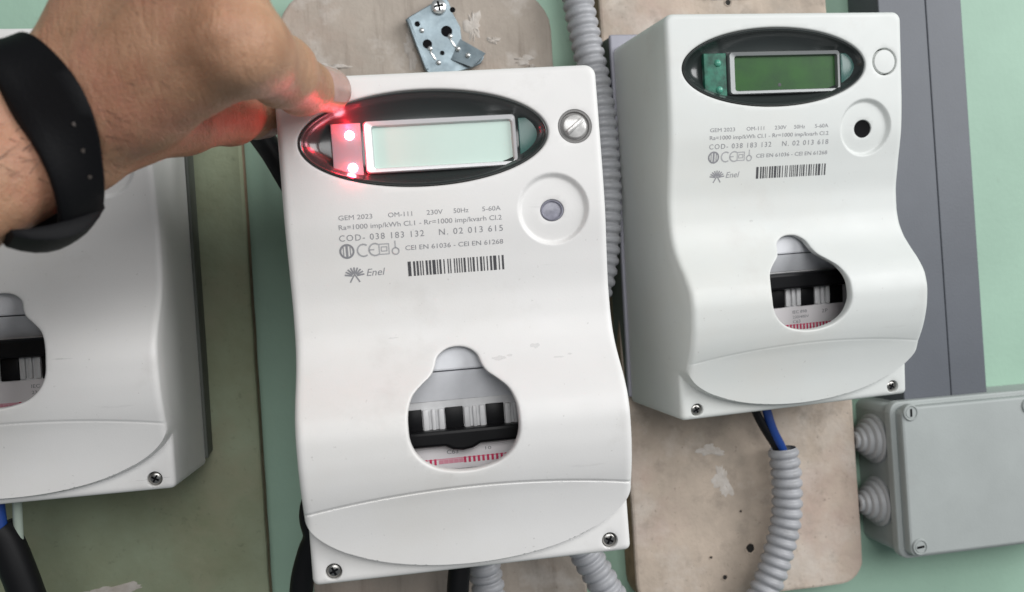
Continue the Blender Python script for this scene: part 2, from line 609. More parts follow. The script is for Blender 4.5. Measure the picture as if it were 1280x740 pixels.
def tongue_s(x, z):
    """signed distance-like value: negative inside the tongue ellipse (for z below TONG_Z)"""
    e = np.sqrt((x / TONG_A) ** 2 + ((TONG_Z - z) / TONG_B) ** 2)
    g = np.sqrt((x / TONG_A ** 2) ** 2 + ((TONG_Z - z) / TONG_B ** 2) ** 2) / np.maximum(e, 1e-6)
    d = (e - 1) / np.maximum(g, 1e-6)
    return np.where(z < TONG_Z, d, np.where(np.abs(x) > TONG_A, 0.0, -5.0))


def smooth01(t):
    t = np.clip(t, 0, 1)
    return t * t * (3 - 2 * t)


def cover_height(x, z, seam=0.6):
    x = np.asarray(x, float); z = np.asarray(z, float)
    h = prof(z)
    s = tongue_s(x, z)
    plate = 59.8
    h = h + (plate - h) * smooth01(s / 1.3)
    # seam groove between the upper cover and the terminal cover
    ds = np.abs(z - SEAM(x))
    h = h - seam * (1 - smooth01(ds / 0.8)) * (np.abs(x) < 62.3)
    h = h - seam * 0.5 * smooth01((SEAM(x) - z) / 0.4) * (1 - smooth01(s / 1.3))
    # shallow dish round the optical port
    d = np.hypot(x - DIAL_C[0], z - DIAL_C[1])
    h = h - 2.0 * (1 - smooth01((d - (DIAL_R - 2.0)) / 2.0))
    return h


def build_cover(seam):
    pts = []
    cons = []

    def loop(poly):
        i0 = len(pts)
        for p in poly:
            pts.append((float(p[0]), float(p[1])))
        n = len(poly)
        for k in range(n):
            cons.append((i0 + k, i0 + (k + 1) % n))

    holes = [OVAL, WIN, BTN, PORT] + SCRH
    loop(OUT)
    for hl in holes:
        loop(hl)
    for ins in (0.25, 0.7, 1.4, 2.4):
        pts += [tuple(p) for p in offset_poly(OUT, -ins)]
    for hl, rs in ((OVAL, (0.2, 0.5, 0.9)), (WIN, (0.25, 0.6, 1.1)), (BTN, (0.2, 0.5)), (PORT, (0.2, 0.5)), (SCRH[0], (0.2, 0.5)), (SCRH[1], (0.2, 0.5))):
        for d in rs:
            pts += [tuple(p) for p in offset_poly(hl, d)]
    for dd in (-0.3, 0.0, 0.33, 0.66, 1.0, 1.3, 1.7):
        for k in range(181):
            a = math.pi + math.pi * k / 180
            pts.append(((TONG_A + dd) * math.cos(a), TONG_Z + (TONG_B + dd) * math.sin(a)))
    for x in np.arange(-61.8, 61.9, 1.0):
        for dz in (-1.0, -0.7, -0.35, 0, 0.35, 0.7, 1.0):
            pts.append((float(x), float(SEAM(x) + dz)))
    for rr in (DIAL_R + .4, DIAL_R, DIAL_R - .4, DIAL_R - .8, DIAL_R - 1.2, DIAL_R - 1.6, DIAL_R - 2, DIAL_R - 2.5):
        for k in range(90):
            a = 2 * math.pi * k / 90
            pts.append((DIAL_C[0] + rr * math.cos(a), DIAL_C[1] + rr * math.sin(a)))
    P = np.array(pts)
    keep = np.ones(len(P), bool)
    nc = max(max(c) for c in cons) + 1
    q = P[nc:]
    ok = inside(q, OUT) & (poly_dist(q, OUT) > 0.1)
    for hl in holes:
        ok &= ~inside(q, hl) & (poly_dist(q, hl) > 0.1)
    gx, gz = np.meshgrid(np.arange(-61, 61.1, 2.0), np.arange(1, 196, 2.0))
    G = np.stack([gx.ravel() + 0.03 * np.sin(gz.ravel()), gz.ravel() + 0.03 * np.cos(gx.ravel() * 1.3)], 1)
    gok = inside(G, OUT) & (poly_dist(G, OUT) > 2.8)
    for hl in holes:
        gok &= ~inside(G, hl) & (poly_dist(G, hl) > 1.3)
    allp = [Vector(p) for p in P[:nc]] + [Vector(p) for p in q[ok]] + [Vector(p) for p in G[gok]]
    vs, es, fs, _, _, _ = delaunay_2d_cdt(allp, cons, [], 0, 1e-4)
    V = np.array([v[:] for v in vs])
    F = np.array([f for f in fs if len(f) == 3])
    cen = V[F].mean(1)
    k = inside(cen, OUT)
    for hl in holes:
        k &= ~inside(cen, hl)
    F = F[k]
    H = cover_height(V[:, 0], V[:, 1], seam)
    r = 2.4
    d = np.clip(poly_dist(V, OUT), 0, r)
    H = H - (r - np.sqrt(np.maximum(r * r - (r - d) ** 2, 0)))
    for hl, rr in ((OVAL, 0.9), (WIN, 1.1), (BTN, 0.5), (PORT, 0.5), (SCRH[0], 0.5), (SCRH[1], 0.5)):
        d = np.clip(poly_dist(V, hl), 0, rr)
        H = H - (rr - np.sqrt(np.maximum(rr * rr - (rr - d) ** 2, 0)))
    verts = [(V[i, 0], -H[i], V[i, 1]) for i in range(len(V))]
    faces = [tuple(int(a) for a in f) for f in F]

    def hat(poly):
        Pq = np.array(poly)
        tree = ((V[None, :, :] - Pq[:, None, :]) ** 2).sum(-1)
        return tree.argmin(1)

    def strip(idx, rows):
        prev = [int(i) for i in idx]
        n = len(prev)
        for row in rows:
            cur = []
            for p in row:
                cur.append(len(verts))
                verts.append(p)
            for k in range(n):
                k2 = (k + 1) % n
                faces.append((prev[k], prev[k2], cur[k2], cur[k]))
            prev = cur
    # side walls with a slight draft towards the back
    idx = hat(OUT)
    rows = []
    for t in (0.15, 0.5, 0.85, 1.0):
        row = []
        for i, p in zip(idx, OUT):
            hh = H[i] * (1 - t)
            x = p[0] * (1 + 0.018 * t)
            z = p[1] - 3.2 * t * max(0, 1 - p[1] / 90.0) + (p[1] > 150) * (-1.0 * t)
            row.append((x, -hh, z))
        rows.append(row)
    strip(idx, rows)
    # hole walls
    for hl, dep, shr in ((OVAL, 6, 0.3), (WIN, 2.4, 0.15), (BTN, 5, 0.1), (PORT, 4, 0.1), (SCRH[0], 5, 0.1), (SCRH[1], 5, 0.1)):
        idx = hat(hl)
        ins = offset_poly(hl, -shr) if shr else hl
        strip(idx, [[(p[0], -(H[i] - dep * t), p[1]) for i, p in zip(idx, ins)] for t in (0.3, 1.0)])
    me = mesh_from('front_cover', verts, faces)
    return me


def flat_on_cover(co, x, z, lift=0.08):
    X, Z = co[:, 0] + x, co[:, 1] + z
    Hh = cover_height(X, Z) + lift
    return np.stack([X, -Hh, Z], 1)


def print_text(parent, txt, x, z, size, width, material, shear=0.0, space=1.0):
    co, faces = text_mesh('printed_text', txt, size, width=width, shear=shear, space=space)
    return link('printed_text', mesh_from('printed_text', flat_on_cover(co, x, z), faces), material, parent)


def print_shapes(parent, name, polys, material, lift=0.08):
    verts, faces = [], []
    for poly in polys:
        i0 = len(verts)
        co = np.array(poly, float)
        verts += [tuple(v) for v in flat_on_cover(co, 0, 0, lift)]
        faces.append(tuple(range(i0, i0 + len(poly))))
    return link(name, mesh_from(name, verts, faces), material, parent)


def stroke(pts, w):
    """quads along a polyline"""
    out = []
    P = np.array(pts, float)
    for a, b in zip(P[:-1], P[1:]):
        d = (b - a) / (np.linalg.norm(b - a) + 1e-9)
        n = np.array([-d[1], d[0]]) * w / 2
        e = d * w * 0.2
        out.append([tuple(a - n - e), tuple(b - n + e), tuple(b + n + e), tuple(a + n - e)])
    return out


def arc(cx, cz, r, a0, a1, n=14, rz=None):
    rz = rz or r
    return [(cx + r * math.cos(math.radians(a0 + (a1 - a0) * k / n)), cz + rz * math.sin(math.radians(a0 + (a1 - a0) * k / n))) for k in range(n + 1)]


def ring_surface(name, rings, cap=True):
    """rings: list of list of (x, h, z) all the same length"""
    verts, faces = [], []
    n = len(rings[0])
    for r in rings:
        verts += [(p[0], -p[1], p[2]) for p in r]
    for i in range(len(rings) - 1):
        for k in range(n):
            k2 = (k + 1) % n
            faces.append((i * n + k, i * n + k2, (i + 1) * n + k2, (i + 1) * n + k))
    if cap:
        faces.append(tuple((len(rings) - 1) * n + k for k in range(n)))
    return mesh_from(name, verts, faces)


def clipped_plate(name, x0, x1, z0, z1, h0, h1, sc=0.93):
    """plate clipped to the display oval"""
    top, bot = [], []
    for k in range(13):
        x = x0 + (x1 - x0) * k / 12
        e = math.sqrt(max(0, 1 - ((x - OVAL_C[0]) / (OVAL_A * sc)) ** 2)) * OVAL_B * sc
        top.append((x, min(z1, OVAL_C[1] + e)))
        bot.append((x, max(z0, OVAL_C[1] - e)))
    poly = bot + list(reversed(top))
    return prism_mesh(name, poly, -h1, -h0, bevel=0.25)


def screw_head(parent, name, cx, cz, h, r, material, slot_mat, ang=20, cross=True, dome=0.8):
    pr = [(r, h - 1.6), (r, h - 0.15), (r * .93, h + 0.1), (r * .6, h + dome * .75), (r * .3, h + dome * .97), (0.0001, h + dome)]
    s = link(name, lathe_mesh(name, pr, (cx, cz), sides=24), material, parent, smooth=40)
    for a in ((ang, ang + 90) if cross else (ang,)):
        ca, sa = math.cos(math.radians(a)), math.sin(math.radians(a))
        L, w = r * 0.62, r * 0.15
        poly = [(cx + ca * u - sa * v, cz + sa * u + ca * v) for u, v in ((-L, -w), (L, -w), (L, w), (-L, w))]
        link('slot', prism_mesh('slot', poly, -(h + dome + 0.05 + 0.01 * (a != ang)), -(h + 0.1)), slot_mat, s)
    return s


def make_meter(loc, rot, label, variant, base_depth, scale=(1, 1, 1)):
    root = empty('electricity_meter', loc, rot)
    root.scale = scale
    tag(root, label, 'meter', 'wall mounted electricity meters')
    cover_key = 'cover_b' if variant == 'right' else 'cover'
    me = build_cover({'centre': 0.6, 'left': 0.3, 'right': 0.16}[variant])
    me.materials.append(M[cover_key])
    me.shade_smooth()
    me.set_sharp_from_angle(angle=math.radians(38))
    cover = link('front_cover', me, None, root)
    # mounting base behind the housing, reaching back to the board
    zt = 201.0 if variant == 'right' else 192.0
    hw = 64.8 if variant != 'centre' else 58.0
    link('mounting_base', box_mesh('mounting_base', -hw, hw, 3.4, min(base_depth, 20.5), 0.5 if variant != 'centre' else 8, zt, bevel=1.2), M['base_shaded'], root, smooth=40)
    if base_depth > 30:
        link('stand_off', box_mesh('stand_off', -46, 40, 20.0, base_depth, 20, 176, bevel=1.2), M['base_shaded'], root, smooth=40)
    link('base_plate', box_mesh('base_plate', -hw - .4, hw + .4, 0.3, 3.3, 0.2 if variant != 'centre' else 7.5, zt + .4, bevel=0.8), M['base'] if variant == 'right' else M['base_shaded'], root, smooth=40)  # right meter: slab keeps the lit grey, body behind has shade in its colour

    # ---- display
    def el(s, dh, off=0.0):
        return [(OVAL_C[0] + (OVAL_A * s + off) * math.cos(2 * math.pi * k / 96), dh, OVAL_C[1] + (OVAL_B * s + off) * math.sin(2 * math.pi * k / 96)) for k in range(96)]
    rings = [el(1, 57.5, -0.35), el(1, 61.6, -0.35), el(1, 62.25, -0.55), el(1, 62.45, -0.95), el(1, 62.2, -1.4), el(1, 61.4, -1.8),
             el(1, 60.0, -2.8), el(1, 58.6, -4.2), el(1, 57.4, -6.0), el(1, 56.7, -8.0), el(0.45, 56.5, -0.5)]
    bez = link('display_bezel', ring_surface('display_bezel', rings), M['bezel'], root, smooth=50)
    outer = rrect(-30.2, 29.0, 157.6, 178.0, 1.6, 5)
    inner = rrect(-26.8, 27.2, 159.7, 175.6, 0.8, 5)
    fr = [[(p[0], 57.0, p[1]) for p in outer], [(p[0], 59.4, p[1]) for p in outer],
          [(p[0] * .985 - 0.01, 60.2, 167.8 + (p[1] - 167.8) * .965) for p in outer],
          [(p[0], 59.9, p[1]) for p in offset_poly(inner, 0.5)], [(p[0], 58.3, p[1]) for p in inner], [(p[0], 57.6, p[1]) for p in inner]]
    link('display_frame', ring_surface('display_frame', fr, cap=False), M['silver'] if variant != 'right' else M['silver_dull'], bez, smooth=35)
    link('display_screen', prism_mesh('display_screen', rrect(-27.3, 27.7, 159.2, 176.1, 0.6), -58.2, -57.3), M['lcd_on'] if variant != 'right' else M['lcd_off'], bez)
    if variant == 'right':
        link('screen_mark', lathe_mesh('screen_mark', [(0.9, 58.25), (0.0001, 58.3)], (-3.0, 162.0), sides=12), M['ink_dark'], bez)
    link('indicator_window', clipped_plate('indicator_window', -42.6, -31.2, 157.2, 177.6, 57.0, 59.3, 0.9), M['led_plate'] if variant != 'right' else M['led_plate_off'], bez, smooth=30)
    link('side_window', clipped_plate('side_window', 30.2, 38.8, 160.0, 176.5, 57.0, 58.8, 0.93), M['side_plate'], bez, smooth=30)
    for (lx, lz) in ((-35.6, 172.9), (-35.2, 160.2)):
        led = link('indicator_light', lathe_mesh('indicator_light', [(1.75, 59.0), (1.75, 59.5), (1.35, 60.1), (0.7, 60.5), (0.0001, 60.6)], (lx, lz), sides=20),
                   M['led'] if variant == 'centre' else M['led_dark'], bez, smooth=60)
        if variant == 'centre':
            pl = bpy.data.lights.new('indicator_glow', 'POINT')
            pl.energy = 0.012
            pl.color = (1.0, 0.008, 0.03)
            pl.shadow_soft_size = 0.0012
            po = bpy.data.objects.new('indicator_glow', pl)
            po.location = ((lx - 0.5) * .001, -0.0620, (lz + (4.2 if lz > 168 else -3.4)) * .001)
            po.parent = bez
            COL.objects.link(po)

    # ---- button, optical port
    bx, bz = BTN_C
    if variant == 'right':
        link('push_button', lathe_mesh('push_button', [(6.0, 57), (6.0, 61.5), (5.6, 62.0), (3, 62.15), (0.0001, 62.2)], BTN_C, sides=40), M['cover_b'], root, smooth=40)
        link('optical_port', lathe_mesh('optical_port', [(4.62, 57.5), (4.5, 58.9), (3.0, 58.6), (0.0001, 58.5)], (41.0, 138.8), sides=32), M['slot'], root, smooth=40)
    else:
        k = link('sealing_knob', lathe_mesh('sealing_knob', [(6.55, 57), (6.55, 60.6), (5.9, 61.0), (5.4, 60.2), (5.2, 60.2), (5.0, 61.4), (4.4, 62.2), (2.5, 62.7), (0.0001, 62.9)], BTN_C, sides=40), M['clear_knob'], root, smooth=35)
        ring = link('seal_ring', lathe_mesh('seal_ring', [(6.66, 61.2), (6.6, 61.7), (5.9, 61.7), (5.5, 60.9)], BTN_C, sides=40), M['ring_grey'], k, smooth=40)
        a = math.radians(38)
        ca, sa = math.cos(a), math.sin(a)
        poly = [(bx + ca * u - sa * v, bz + sa * u + ca * v) for u, v in ((-4.3, -1.0), (4.3, -1.0), (4.3, 1.0), (-4.3, 1.0))]
        link('knob_rib', prism_mesh('knob_rib', poly, -63.6, -61.5, bevel=0.5), M['clear_knob'], k, smooth=40)
        link('optical_port', lathe_mesh('optical_port', [(4.66, 57.0), (4.6, 58.8), (4.1, 59.2), (3.5, 58.5), (2.0, 58.6), (0.0001, 58.8)], (41.0, 138.8), sides=32, sz=0.92), M['port_grey'], root, smooth=40)

    # ---- printing on the front
    serial = {'centre': '615', 'right': '618', 'left': '612'}[variant]
    ink = M['ink']
    for (t, x, w) in (('GEM 2023', -42, 12.8), ('OM-111', -23.2, 9.2), ('230V', -8.4, 6.2), ('50Hz', 2.0, 5.8), ('5-60A', 13.2, 7.2)):
        print_text(cover, t, x, 140.0, 2.6, w, ink)
    print_text(cover, 'Ra=1000 imp/kWh Cl.1 - Rr=1000 imp/kvarh Cl.2', -42.2, 136.3, 2.7, 62.8, ink)
    print_text(cover, 'COD- 038 183 132', -42.4, 131.9, 3.4, 32.4, ink, space=1.2)
    print_text(cover, 'N. 02 013 ' + serial, -4.2, 131.9, 3.4, 25.0, ink, space=1.2)
    print_text(cover, 'CEI EN 61036 - CEI EN 61268', -17.6, 126.9, 2.6, 38.2, ink)
    sh = stroke(arc(-39.9, 128.0, 2.5, 0, 360, 24), 0.75) + stroke([(-39.9, 125.8), (-39.9, 130.2)], 0.9) + stroke([(-41.2, 126.4), (-41.2, 129.6)], 0.4) + stroke([(-38.6, 126.4), (-38.6, 129.6)], 0.4)
    print_shapes(cover, 'approval_mark', sh, ink)
    sh = stroke(arc(-33.6, 128.0, 2.3, 55, 305, 18), 0.6) + stroke(arc(-29.2, 128.0, 2.3, 55, 305, 18), 0.6) + stroke([(-31.4, 128.0), (-29.6, 128.0)], 0.55)
    print_shapes(cover, 'approval_mark', sh, M['ink_pale'])
    sh = stroke([(-27.6, 126.0), (-23.9, 126.0), (-23.9, 129.9), (-27.6, 129.9), (-27.6, 126.0)], 0.45) + stroke([(-26.8, 127.2), (-24.7, 127.2), (-24.7, 128.8), (-26.8, 128.8), (-26.8, 127.2)], 0.4)
    print_shapes(cover, 'approval_mark', sh, M['ink_pale'])
    sh = stroke(arc(-21.4, 126.9, 1.3, 0, 360, 16), 0.5) + stroke([(-21.4, 128.2), (-21.4, 130.8)], 0.5)
    print_shapes(cover, 'approval_mark', sh, M['ink_pale'])
    # tree-shaped emblem and company name
    sh = []
    for a in range(10, 171, 20):
        ca, sa = math.cos(math.radians(a)), math.sin(math.radians(a))
        sh += stroke([(-37.8 + 1.0 * ca, 118.3 + 1.0 * sa), (-37.8 + 3.7 * ca, 118.3 + 3.3 * sa)], 0.62)
    sh += stroke([(-37.8, 119.0), (-39.6, 116.0)], 0.55) + stroke([(-37.8, 119.0), (-36.0, 116.0)], 0.55)
    print_shapes(cover, 'emblem', sh, M['ink'])
    print_text(cover, 'Enel', -33.2, 118.0, 4.0, 7.2, M['ink'], shear=0.25)
    rb = random.Random(5)
    x = -17.2
    bars = []
    while x < 20.2:
        w = rb.choice((0.45, 0.45, 0.8, 0.8, 1.25))
        bars.append([(x, 116.7), (min(x + w, 20.6), 116.7), (min(x + w, 20.6), 122.4), (x, 122.4)])
        x += w + rb.choice((0.5, 0.5, 0.85, 1.1))
    print_shapes(cover, 'barcode', bars, M['ink_dark'])

    # ---- cover screws
    for i, (cx, cz) in enumerate(SCR_C):
        screw_head(root, 'cover_screw', cx, cz, 58.6, 2.75, M['steel'], M['slot'], ang=25 + 35 * i, dome=0.5)
        # dark pocket behind the screw
    # scuffs on the cover
    if variant == 'centre':
        scuffs = [((15.5, 82.0), 3.0, 0.9), ((19.5, 82.6), 1.2, 0.5), ((30.0, 85.5), 2.0, 1.0), ((38.5, 80.5), 2.6, 0.35), ((43, 81.3), 1.0, 0.4), ((-25, 93), 2.2, .3)]
    elif variant == 'left':
        scuffs = [((27, 60.0), 4.2, 0.22), ((25, 60.2), 2.0, 0.3), ((49, 4.9), 3.0, 0.18), ((58.6, 5.2), 2.2, 0.25)]
    else:
        scuffs = [((25, 32), 1.4, 0.3), ((-20, 96), 1.2, 0.5)]
    rs = random.Random(3)
    for (c, a, b) in scuffs:
        polys = []
        polys.append([(c[0] + a * math.cos(t) * rs.uniform(.6, 1.2), c[1] + b * math.sin(t) * rs.uniform(.6, 1.2)) for t in np.linspace(0, 2 * math.pi, 13)[:-1]])
        print_shapes(cover, 'scuff_mark', polys, M['scuff'], lift=0.05)

    # ---- circuit breaker behind the window
    up = variant != 'centre'
    brk = link('circuit_breaker', box_mesh('circuit_breaker', -36, 39, -50.0, -20, 30, 66.5 if not up else 71, bevel=0.8), M['breaker'], root, smooth=40)
    tz0, tz1 = (54.0, 63.0) if not up else (50.5, 60.5)
    xs = [-19.8, -3.4, 13.0, 29.4]
    for x in xs:
        link('toggle_slot', box_mesh('toggle_slot', x - 3.6, x + 3.6, -51.2, -49, tz0, tz1, bevel=0.25), M['black_plastic'], brk, smooth=40)
    for x0, x1 in zip(xs[:-1], xs[1:]):
        c = (x0 + x1) / 2
        for dx in (-3.1, 0.0, 3.1):
            wv = 1.15 if dx else 0.8
            link('pole_rib', box_mesh('pole_rib', c + dx - wv, c + dx + wv, -51.6, -49.5, tz0 + 0.3, tz1 - 0.2, bevel=0.5), M['breaker'], brk, smooth=40)
    if not up:
        bar = [(-36, 48.6), (-8, 48.2), (-5, 46.6), (-1, 46.0), (3, 46.6), (6, 48.2), (38, 48.6), (38, 54.6), (-36, 54.6)]
        link('toggle_bar', prism_mesh('toggle_bar', bar, -56.5, -49.5, bevel=1.3), M['black_plastic'], brk, smooth=40)
        lz0, lz1, rz0, rz1 = 38.0, 47.6, 40.2, 42.6
    else:
        bar = rrect(-36, 38.5, 60.2, 68.2, 1.5)
        link('toggle_bar', prism_mesh('toggle_bar', bar, -56.5, -49.5, bevel=1.3), M['black_plastic'], brk, smooth=40)
        lz0, lz1, rz0, rz1 = 34.0, 50.2, 37.6, 41.2
    link('rating_label', box_mesh('rating_label', -34, 38, -50.6, -49.8, lz0, lz1, bevel=0.1), M['breaker_label'], brk)
    blocks, pinks = [], []
    x = -22.0
    for k in range(32):
        if 6 <= k <= 10 and not up: w = 1.7
        else: w = 0.95
        if 6 <= k < 11:
            pinks.append((x, x + 1.9)); x += 2.0
            continue
        blocks.append((x, x + w)); x += 1.85
    verts, faces = [], []

    def add_blocks(lst, z0, z1, nm, mt_, h):
        v, f = [], []
        for (a, b) in lst:
            i0 = len(v)
            v += [(a, -h, z0), (b, -h, z0), (b, -h, z1), (a, -h, z1)]
            f.append((i0, i0 + 1, i0 + 2, i0 + 3))
        link(nm, mesh_from(nm, v, f), mt_, brk)
    add_blocks(blocks, rz0, rz1, 'red_printing', M['red_print'], 50.70)
    add_blocks(pinks, rz0 + .2, rz1 - .6, 'pink_printing', M['pink_print'], 50.70)
    add_blocks([(-24, 36)], rz1 - 0.5, rz1 - 0.1, 'red_line', M['pink_print'], 50.68)
    for (t, tx, tz, sz, w) in ((('C63', -7.5, 44.2, 2.4, 4.6), ('10', 8.0, 44.6, 1.8, 2.4)) if not up else
                               (('IEC 898', 4.5, 46.8, 2.2, 8.0), ('230/400V', 4.5, 44.2, 2.0, 9.0), ('C63', 4.5, 41.8, 2.2, 4.2), ('2P', 21.0, 46.0, 2.6, 3.4))):
        co, fc = text_mesh('breaker_text', t, sz, width=w)
        link('breaker_text', mesh_from('breaker_text', [(p[0] + tx, -50.72, p[1] + tz) for p in co], fc), M['ink'], brk)
    # sloping inner cover above the breaker and the little flap in the neck of the window
    z0 = 66.0 if not up else 69.0
    verts = [(-38, -50.5, z0), (41, -50.5, z0), (41, -55, 77.8), (-38, -55, 77.8), (-38, -30, z0), (41, -30, z0), (41, -30, 77.8), (-38, -30, 77.8)]
    faces = [(0, 1, 2, 3), (4, 5, 1, 0), (1, 5, 6, 2), (4, 0, 3, 7), (3, 2, 6, 7)]
    link('inner_cover', mesh_from('inner_cover', verts, faces), M['inner'], brk)
    link('inner_flap', box_mesh('inner_flap', -22, 24, -55.2, -40, 78.2, 89, bevel=0.9), M['inner'], brk, smooth=40)
    link('inner_wall', box_mesh('inner_wall', 41.2, 43.2, -54, -10, 30, 92, bevel=0.3), M['inner'], brk)
    return root


M['scuff'] = mat('scuff', (0.36, 0.35, 0.35), 0.6)
M['scuff'].node_tree.nodes['Principled BSDF'].inputs['Alpha'].default_value = 0.11

make_meter((0.0349, -0.0785, -0.1049), (0.35, -0.76, -2.4),
           'middle white electricity meter with glowing red lights and pale screen, touched by the hand', 'centre', 59, scale=(1.014, 1, 1.004))
make_meter((0.1979, -0.0216, -0.0566), (5.15, -1.17, 3.43),
           'right hand white electricity meter with dark green screen and black round port', 'right', 21, scale=(0.989, 1.042, 0.967))
make_meter((-0.1530, -0.0275, -0.0703), (2.0, 0.0, 0.4),
           'leftmost white electricity meter, cut off by the frame and partly behind the hand', 'left', 18.0, scale=(1, 1, 1.01))


# ------------------------------------------------------------------ metal bracket above the middle meter
br = empty('metal_bracket', (0.045, -0.024, 0.142))
tag(br, 'perforated galvanised metal bracket screwed above the middle meter', 'bracket')
BX, BZ = 45.0, 142.0
plate_poly = [(25.0, 151.2), (27, 152.6), (39.5, 159.6), (46.6, 163.4), (48.6, 160), (50.3, 153.9), (53.7, 147.0), (54.1, 139.7), (59, 135.6), (65.6, 130.5),
              (63.5, 127.2), (57.9, 124.6), (45.7, 121.3), (36.5, 121.0), (33.5, 124.4)]
pme = prism_mesh('plate', [(x - BX, z - BZ) for x, z in reversed(plate_poly)], -1.2, 0.9, bevel=0.45)
pl = link('plate', pme, M['galv'], br, smooth=35)
fl = prism_mesh('flange', [(x - BX, z - BZ) for x, z in [(25.4, 150.4), (26.8, 151.6), (35.3, 124.6), (33.9, 123.4)]], -3.0, -0.6, bevel=0.3)
link('flange', fl, M['galv'], br, smooth=35)
tabv = [(53.2, -1.0, 140.2), (65.8, -5.2, 131.0), (58.2, -4.2, 124.2), (47.5, -1.0, 129.5)]
tv = [(x - BX, y - 0.6, z - BZ) for x, y, z in tabv] + [(x - BX, y + 0.6, z - BZ) for x, y, z in tabv]
link('bent_tab', mesh_from('bent_tab', tv, [(0, 1, 2, 3), (7, 6, 5, 4), (0, 4, 5, 1), (1, 5, 6, 2), (2, 6, 7, 3), (3, 7, 4, 0)]), M['galv'], br)
for (x, z, r) in ((46.3, 144.5, 2.4), (35.6, 137.9, 2.0), (31.0, 148.6, 1.2), (50.2, 156.0, 1.2), (43.2, 133.0, 1.0)):
    link('bolt_hole', lathe_mesh('bolt_hole', [(r * 1.25, 1.25), (r * 1.15, 1.45), (r, 1.4), (r * .95, 1.27), (0.0001, 1.26)], (x - BX, z - BZ), sides=20), M['slot'], br, smooth=40)
for (x, z) in ((33.1, 145.1), (36.9, 135.4), (40.9, 127.9), (48.0, 141.8), (51.6, 134.6), (56.5, 130.7)):
    o_h = 0.0 if x < 50 else (1.4 if x < 53 else 2.9)
    link('rivet', lathe_mesh('rivet', [(1.5, 1.1 + o_h), (1.3, 1.7 + o_h), (0.8, 2.2 + o_h), (0.0001, 2.35 + o_h)], (x - BX, z - BZ), sides=16), M['bright'], br, smooth=60)
for (x, z) in ((49.2, 138.2), (38.2, 131.6)):
    a = math.radians(-62)
    poly = [(x - BX + math.cos(a) * u - math.sin(a) * v, z - BZ + math.sin(a) * u + math.cos(a) * v) for u, v in ((-2.6, -.55), (2.6, -.55), (2.6, .55), (-2.6, .55))]
    link('raised_slot', prism_mesh('raised_slot', poly, -1.75, -1.0, bevel=0.3), M['bright'], br, smooth=40)
screw_head(br, 'wall_screw', 42.7 - BX, 157.3 - BZ, 3.2, 4.0, M['bright'], M['slot'], ang=10, dome=0.7)


# ------------------------------------------------------------------ cable trunking on the right
tr = empty('cable_trunking', (0.321, 0, 0.05))
tag(tr, 'dark grey cable trunking running down the green wall at right', 'trunking')
link('channel', box_mesh('channel', 294.6 - 321, 347.0 - 321, -28.6, -0.2, -80 - 50, 300 - 50, bevel=0.6), M['trunk'], tr, smooth=40)
link('lid_strip', box_mesh('lid_strip', 294.3 - 321, 323.9 - 321, -31.0, -27.5, -80 - 50, 300 - 50, bevel=0.5), M['trunk'], tr, smooth=40)
link('lid_strip', box_mesh('lid_strip', 324.6 - 321, 347.3 - 321, -30.7, -27.5, -80 - 50, 300 - 50, bevel=0.5), M['trunk'], tr, smooth=40)

# ------------------------------------------------------------------ junction box
jb = empty('junction_box', (0.345, 0, -0.113), (0, 0.0, 0))
tag(jb, 'grey plastic junction box with two stepped rubber grommets on its side', 'junction box')
ox, oz = 345.0, -113.0
body = prism_mesh('body', rrect(282.5 - ox, 415 - ox, -158.5 - oz, -73.5 - oz, 5), -33, -0.2, bevel=0.6)
link('body', body, M['box'], jb, smooth=40)
link('rim', prism_mesh('rim', rrect(280.8 - ox, 416.5 - ox, -160.0 - oz, -71.5 - oz, 6), -37.0, -32.0, bevel=1.0), M['box'], jb, smooth=40)
lid_poly = rrect(284.0 - ox, 413.5 - ox, -157.2 - oz, -74.2 - oz, 4)
lid = link('lid', prism_mesh('lid', lid_poly, -43.0, -35.0, bevel=1.4), M['box'], jb, smooth=40)
for (x, z, ang) in ((289.2, -77.2, 88), (289.6, -152.0, 5), (363.5, -79.5, 60), (408, -152, 10), (408, -79, 45)):
    s = link('lid_screw', lathe_mesh('lid_screw', [(4.6, 40), (4.6, 43.6), (4.2, 44.1), (3.7, 44.1), (3.5, 43.5), (3.1, 43.5), (2.9, 43.9), (0.0001, 43.95)], (x - ox, z - oz), sides=28), M['box'], lid, smooth=35)
    a = math.radians(ang)
    ca, sa = math.cos(a), math.sin(a)
    poly = [(x - ox + ca * u - sa * v, z - oz + sa * u + ca * v) for u, v in ((-2.2, -.6), (2.2, -.6), (2.2, .6), (-2.2, .6))]
    link('slot', prism_mesh('slot', poly, -44.1, -43.0), M['slot'], s)
for zc in (-94.8, -131.6):
    # stepped cone lying on its side, pointing to -x
    prof_g = [(14.6, 0.0), (14.6, 1.8), (13.9, 2.4), (12.3, 2.6), (12.0, 4.9), (11.2, 5.4), (9.7, 5.6), (9.4, 7.9), (8.7, 8.4), (7.3, 8.6), (7.0, 10.6), (6.4, 11.0), (5.0, 11.2), (4.8, 12.9), (4.2, 13.3), (2.8, 13.3), (2.5, 12.6), (0.0001, 12.6)]
    verts, faces = [], []
    n = 36
    for (r, l) in prof_g:
        r *= 0.98
        for k in range(n):
            a = 2 * math.pi * k / n
            verts.append((282.6 - ox - l, -17.2 + r * math.cos(a), zc - oz + r * math.sin(a)))
    for i in range(len(prof_g) - 1):
        for k in range(n):
            k2 = (k + 1) % n
            faces.append((i * n + k, i * n + k2, (i + 1) * n + k2, (i + 1) * n + k))
    link('grommet', mesh_from('grommet', verts, faces), M['rubber'], jb, smooth=35)


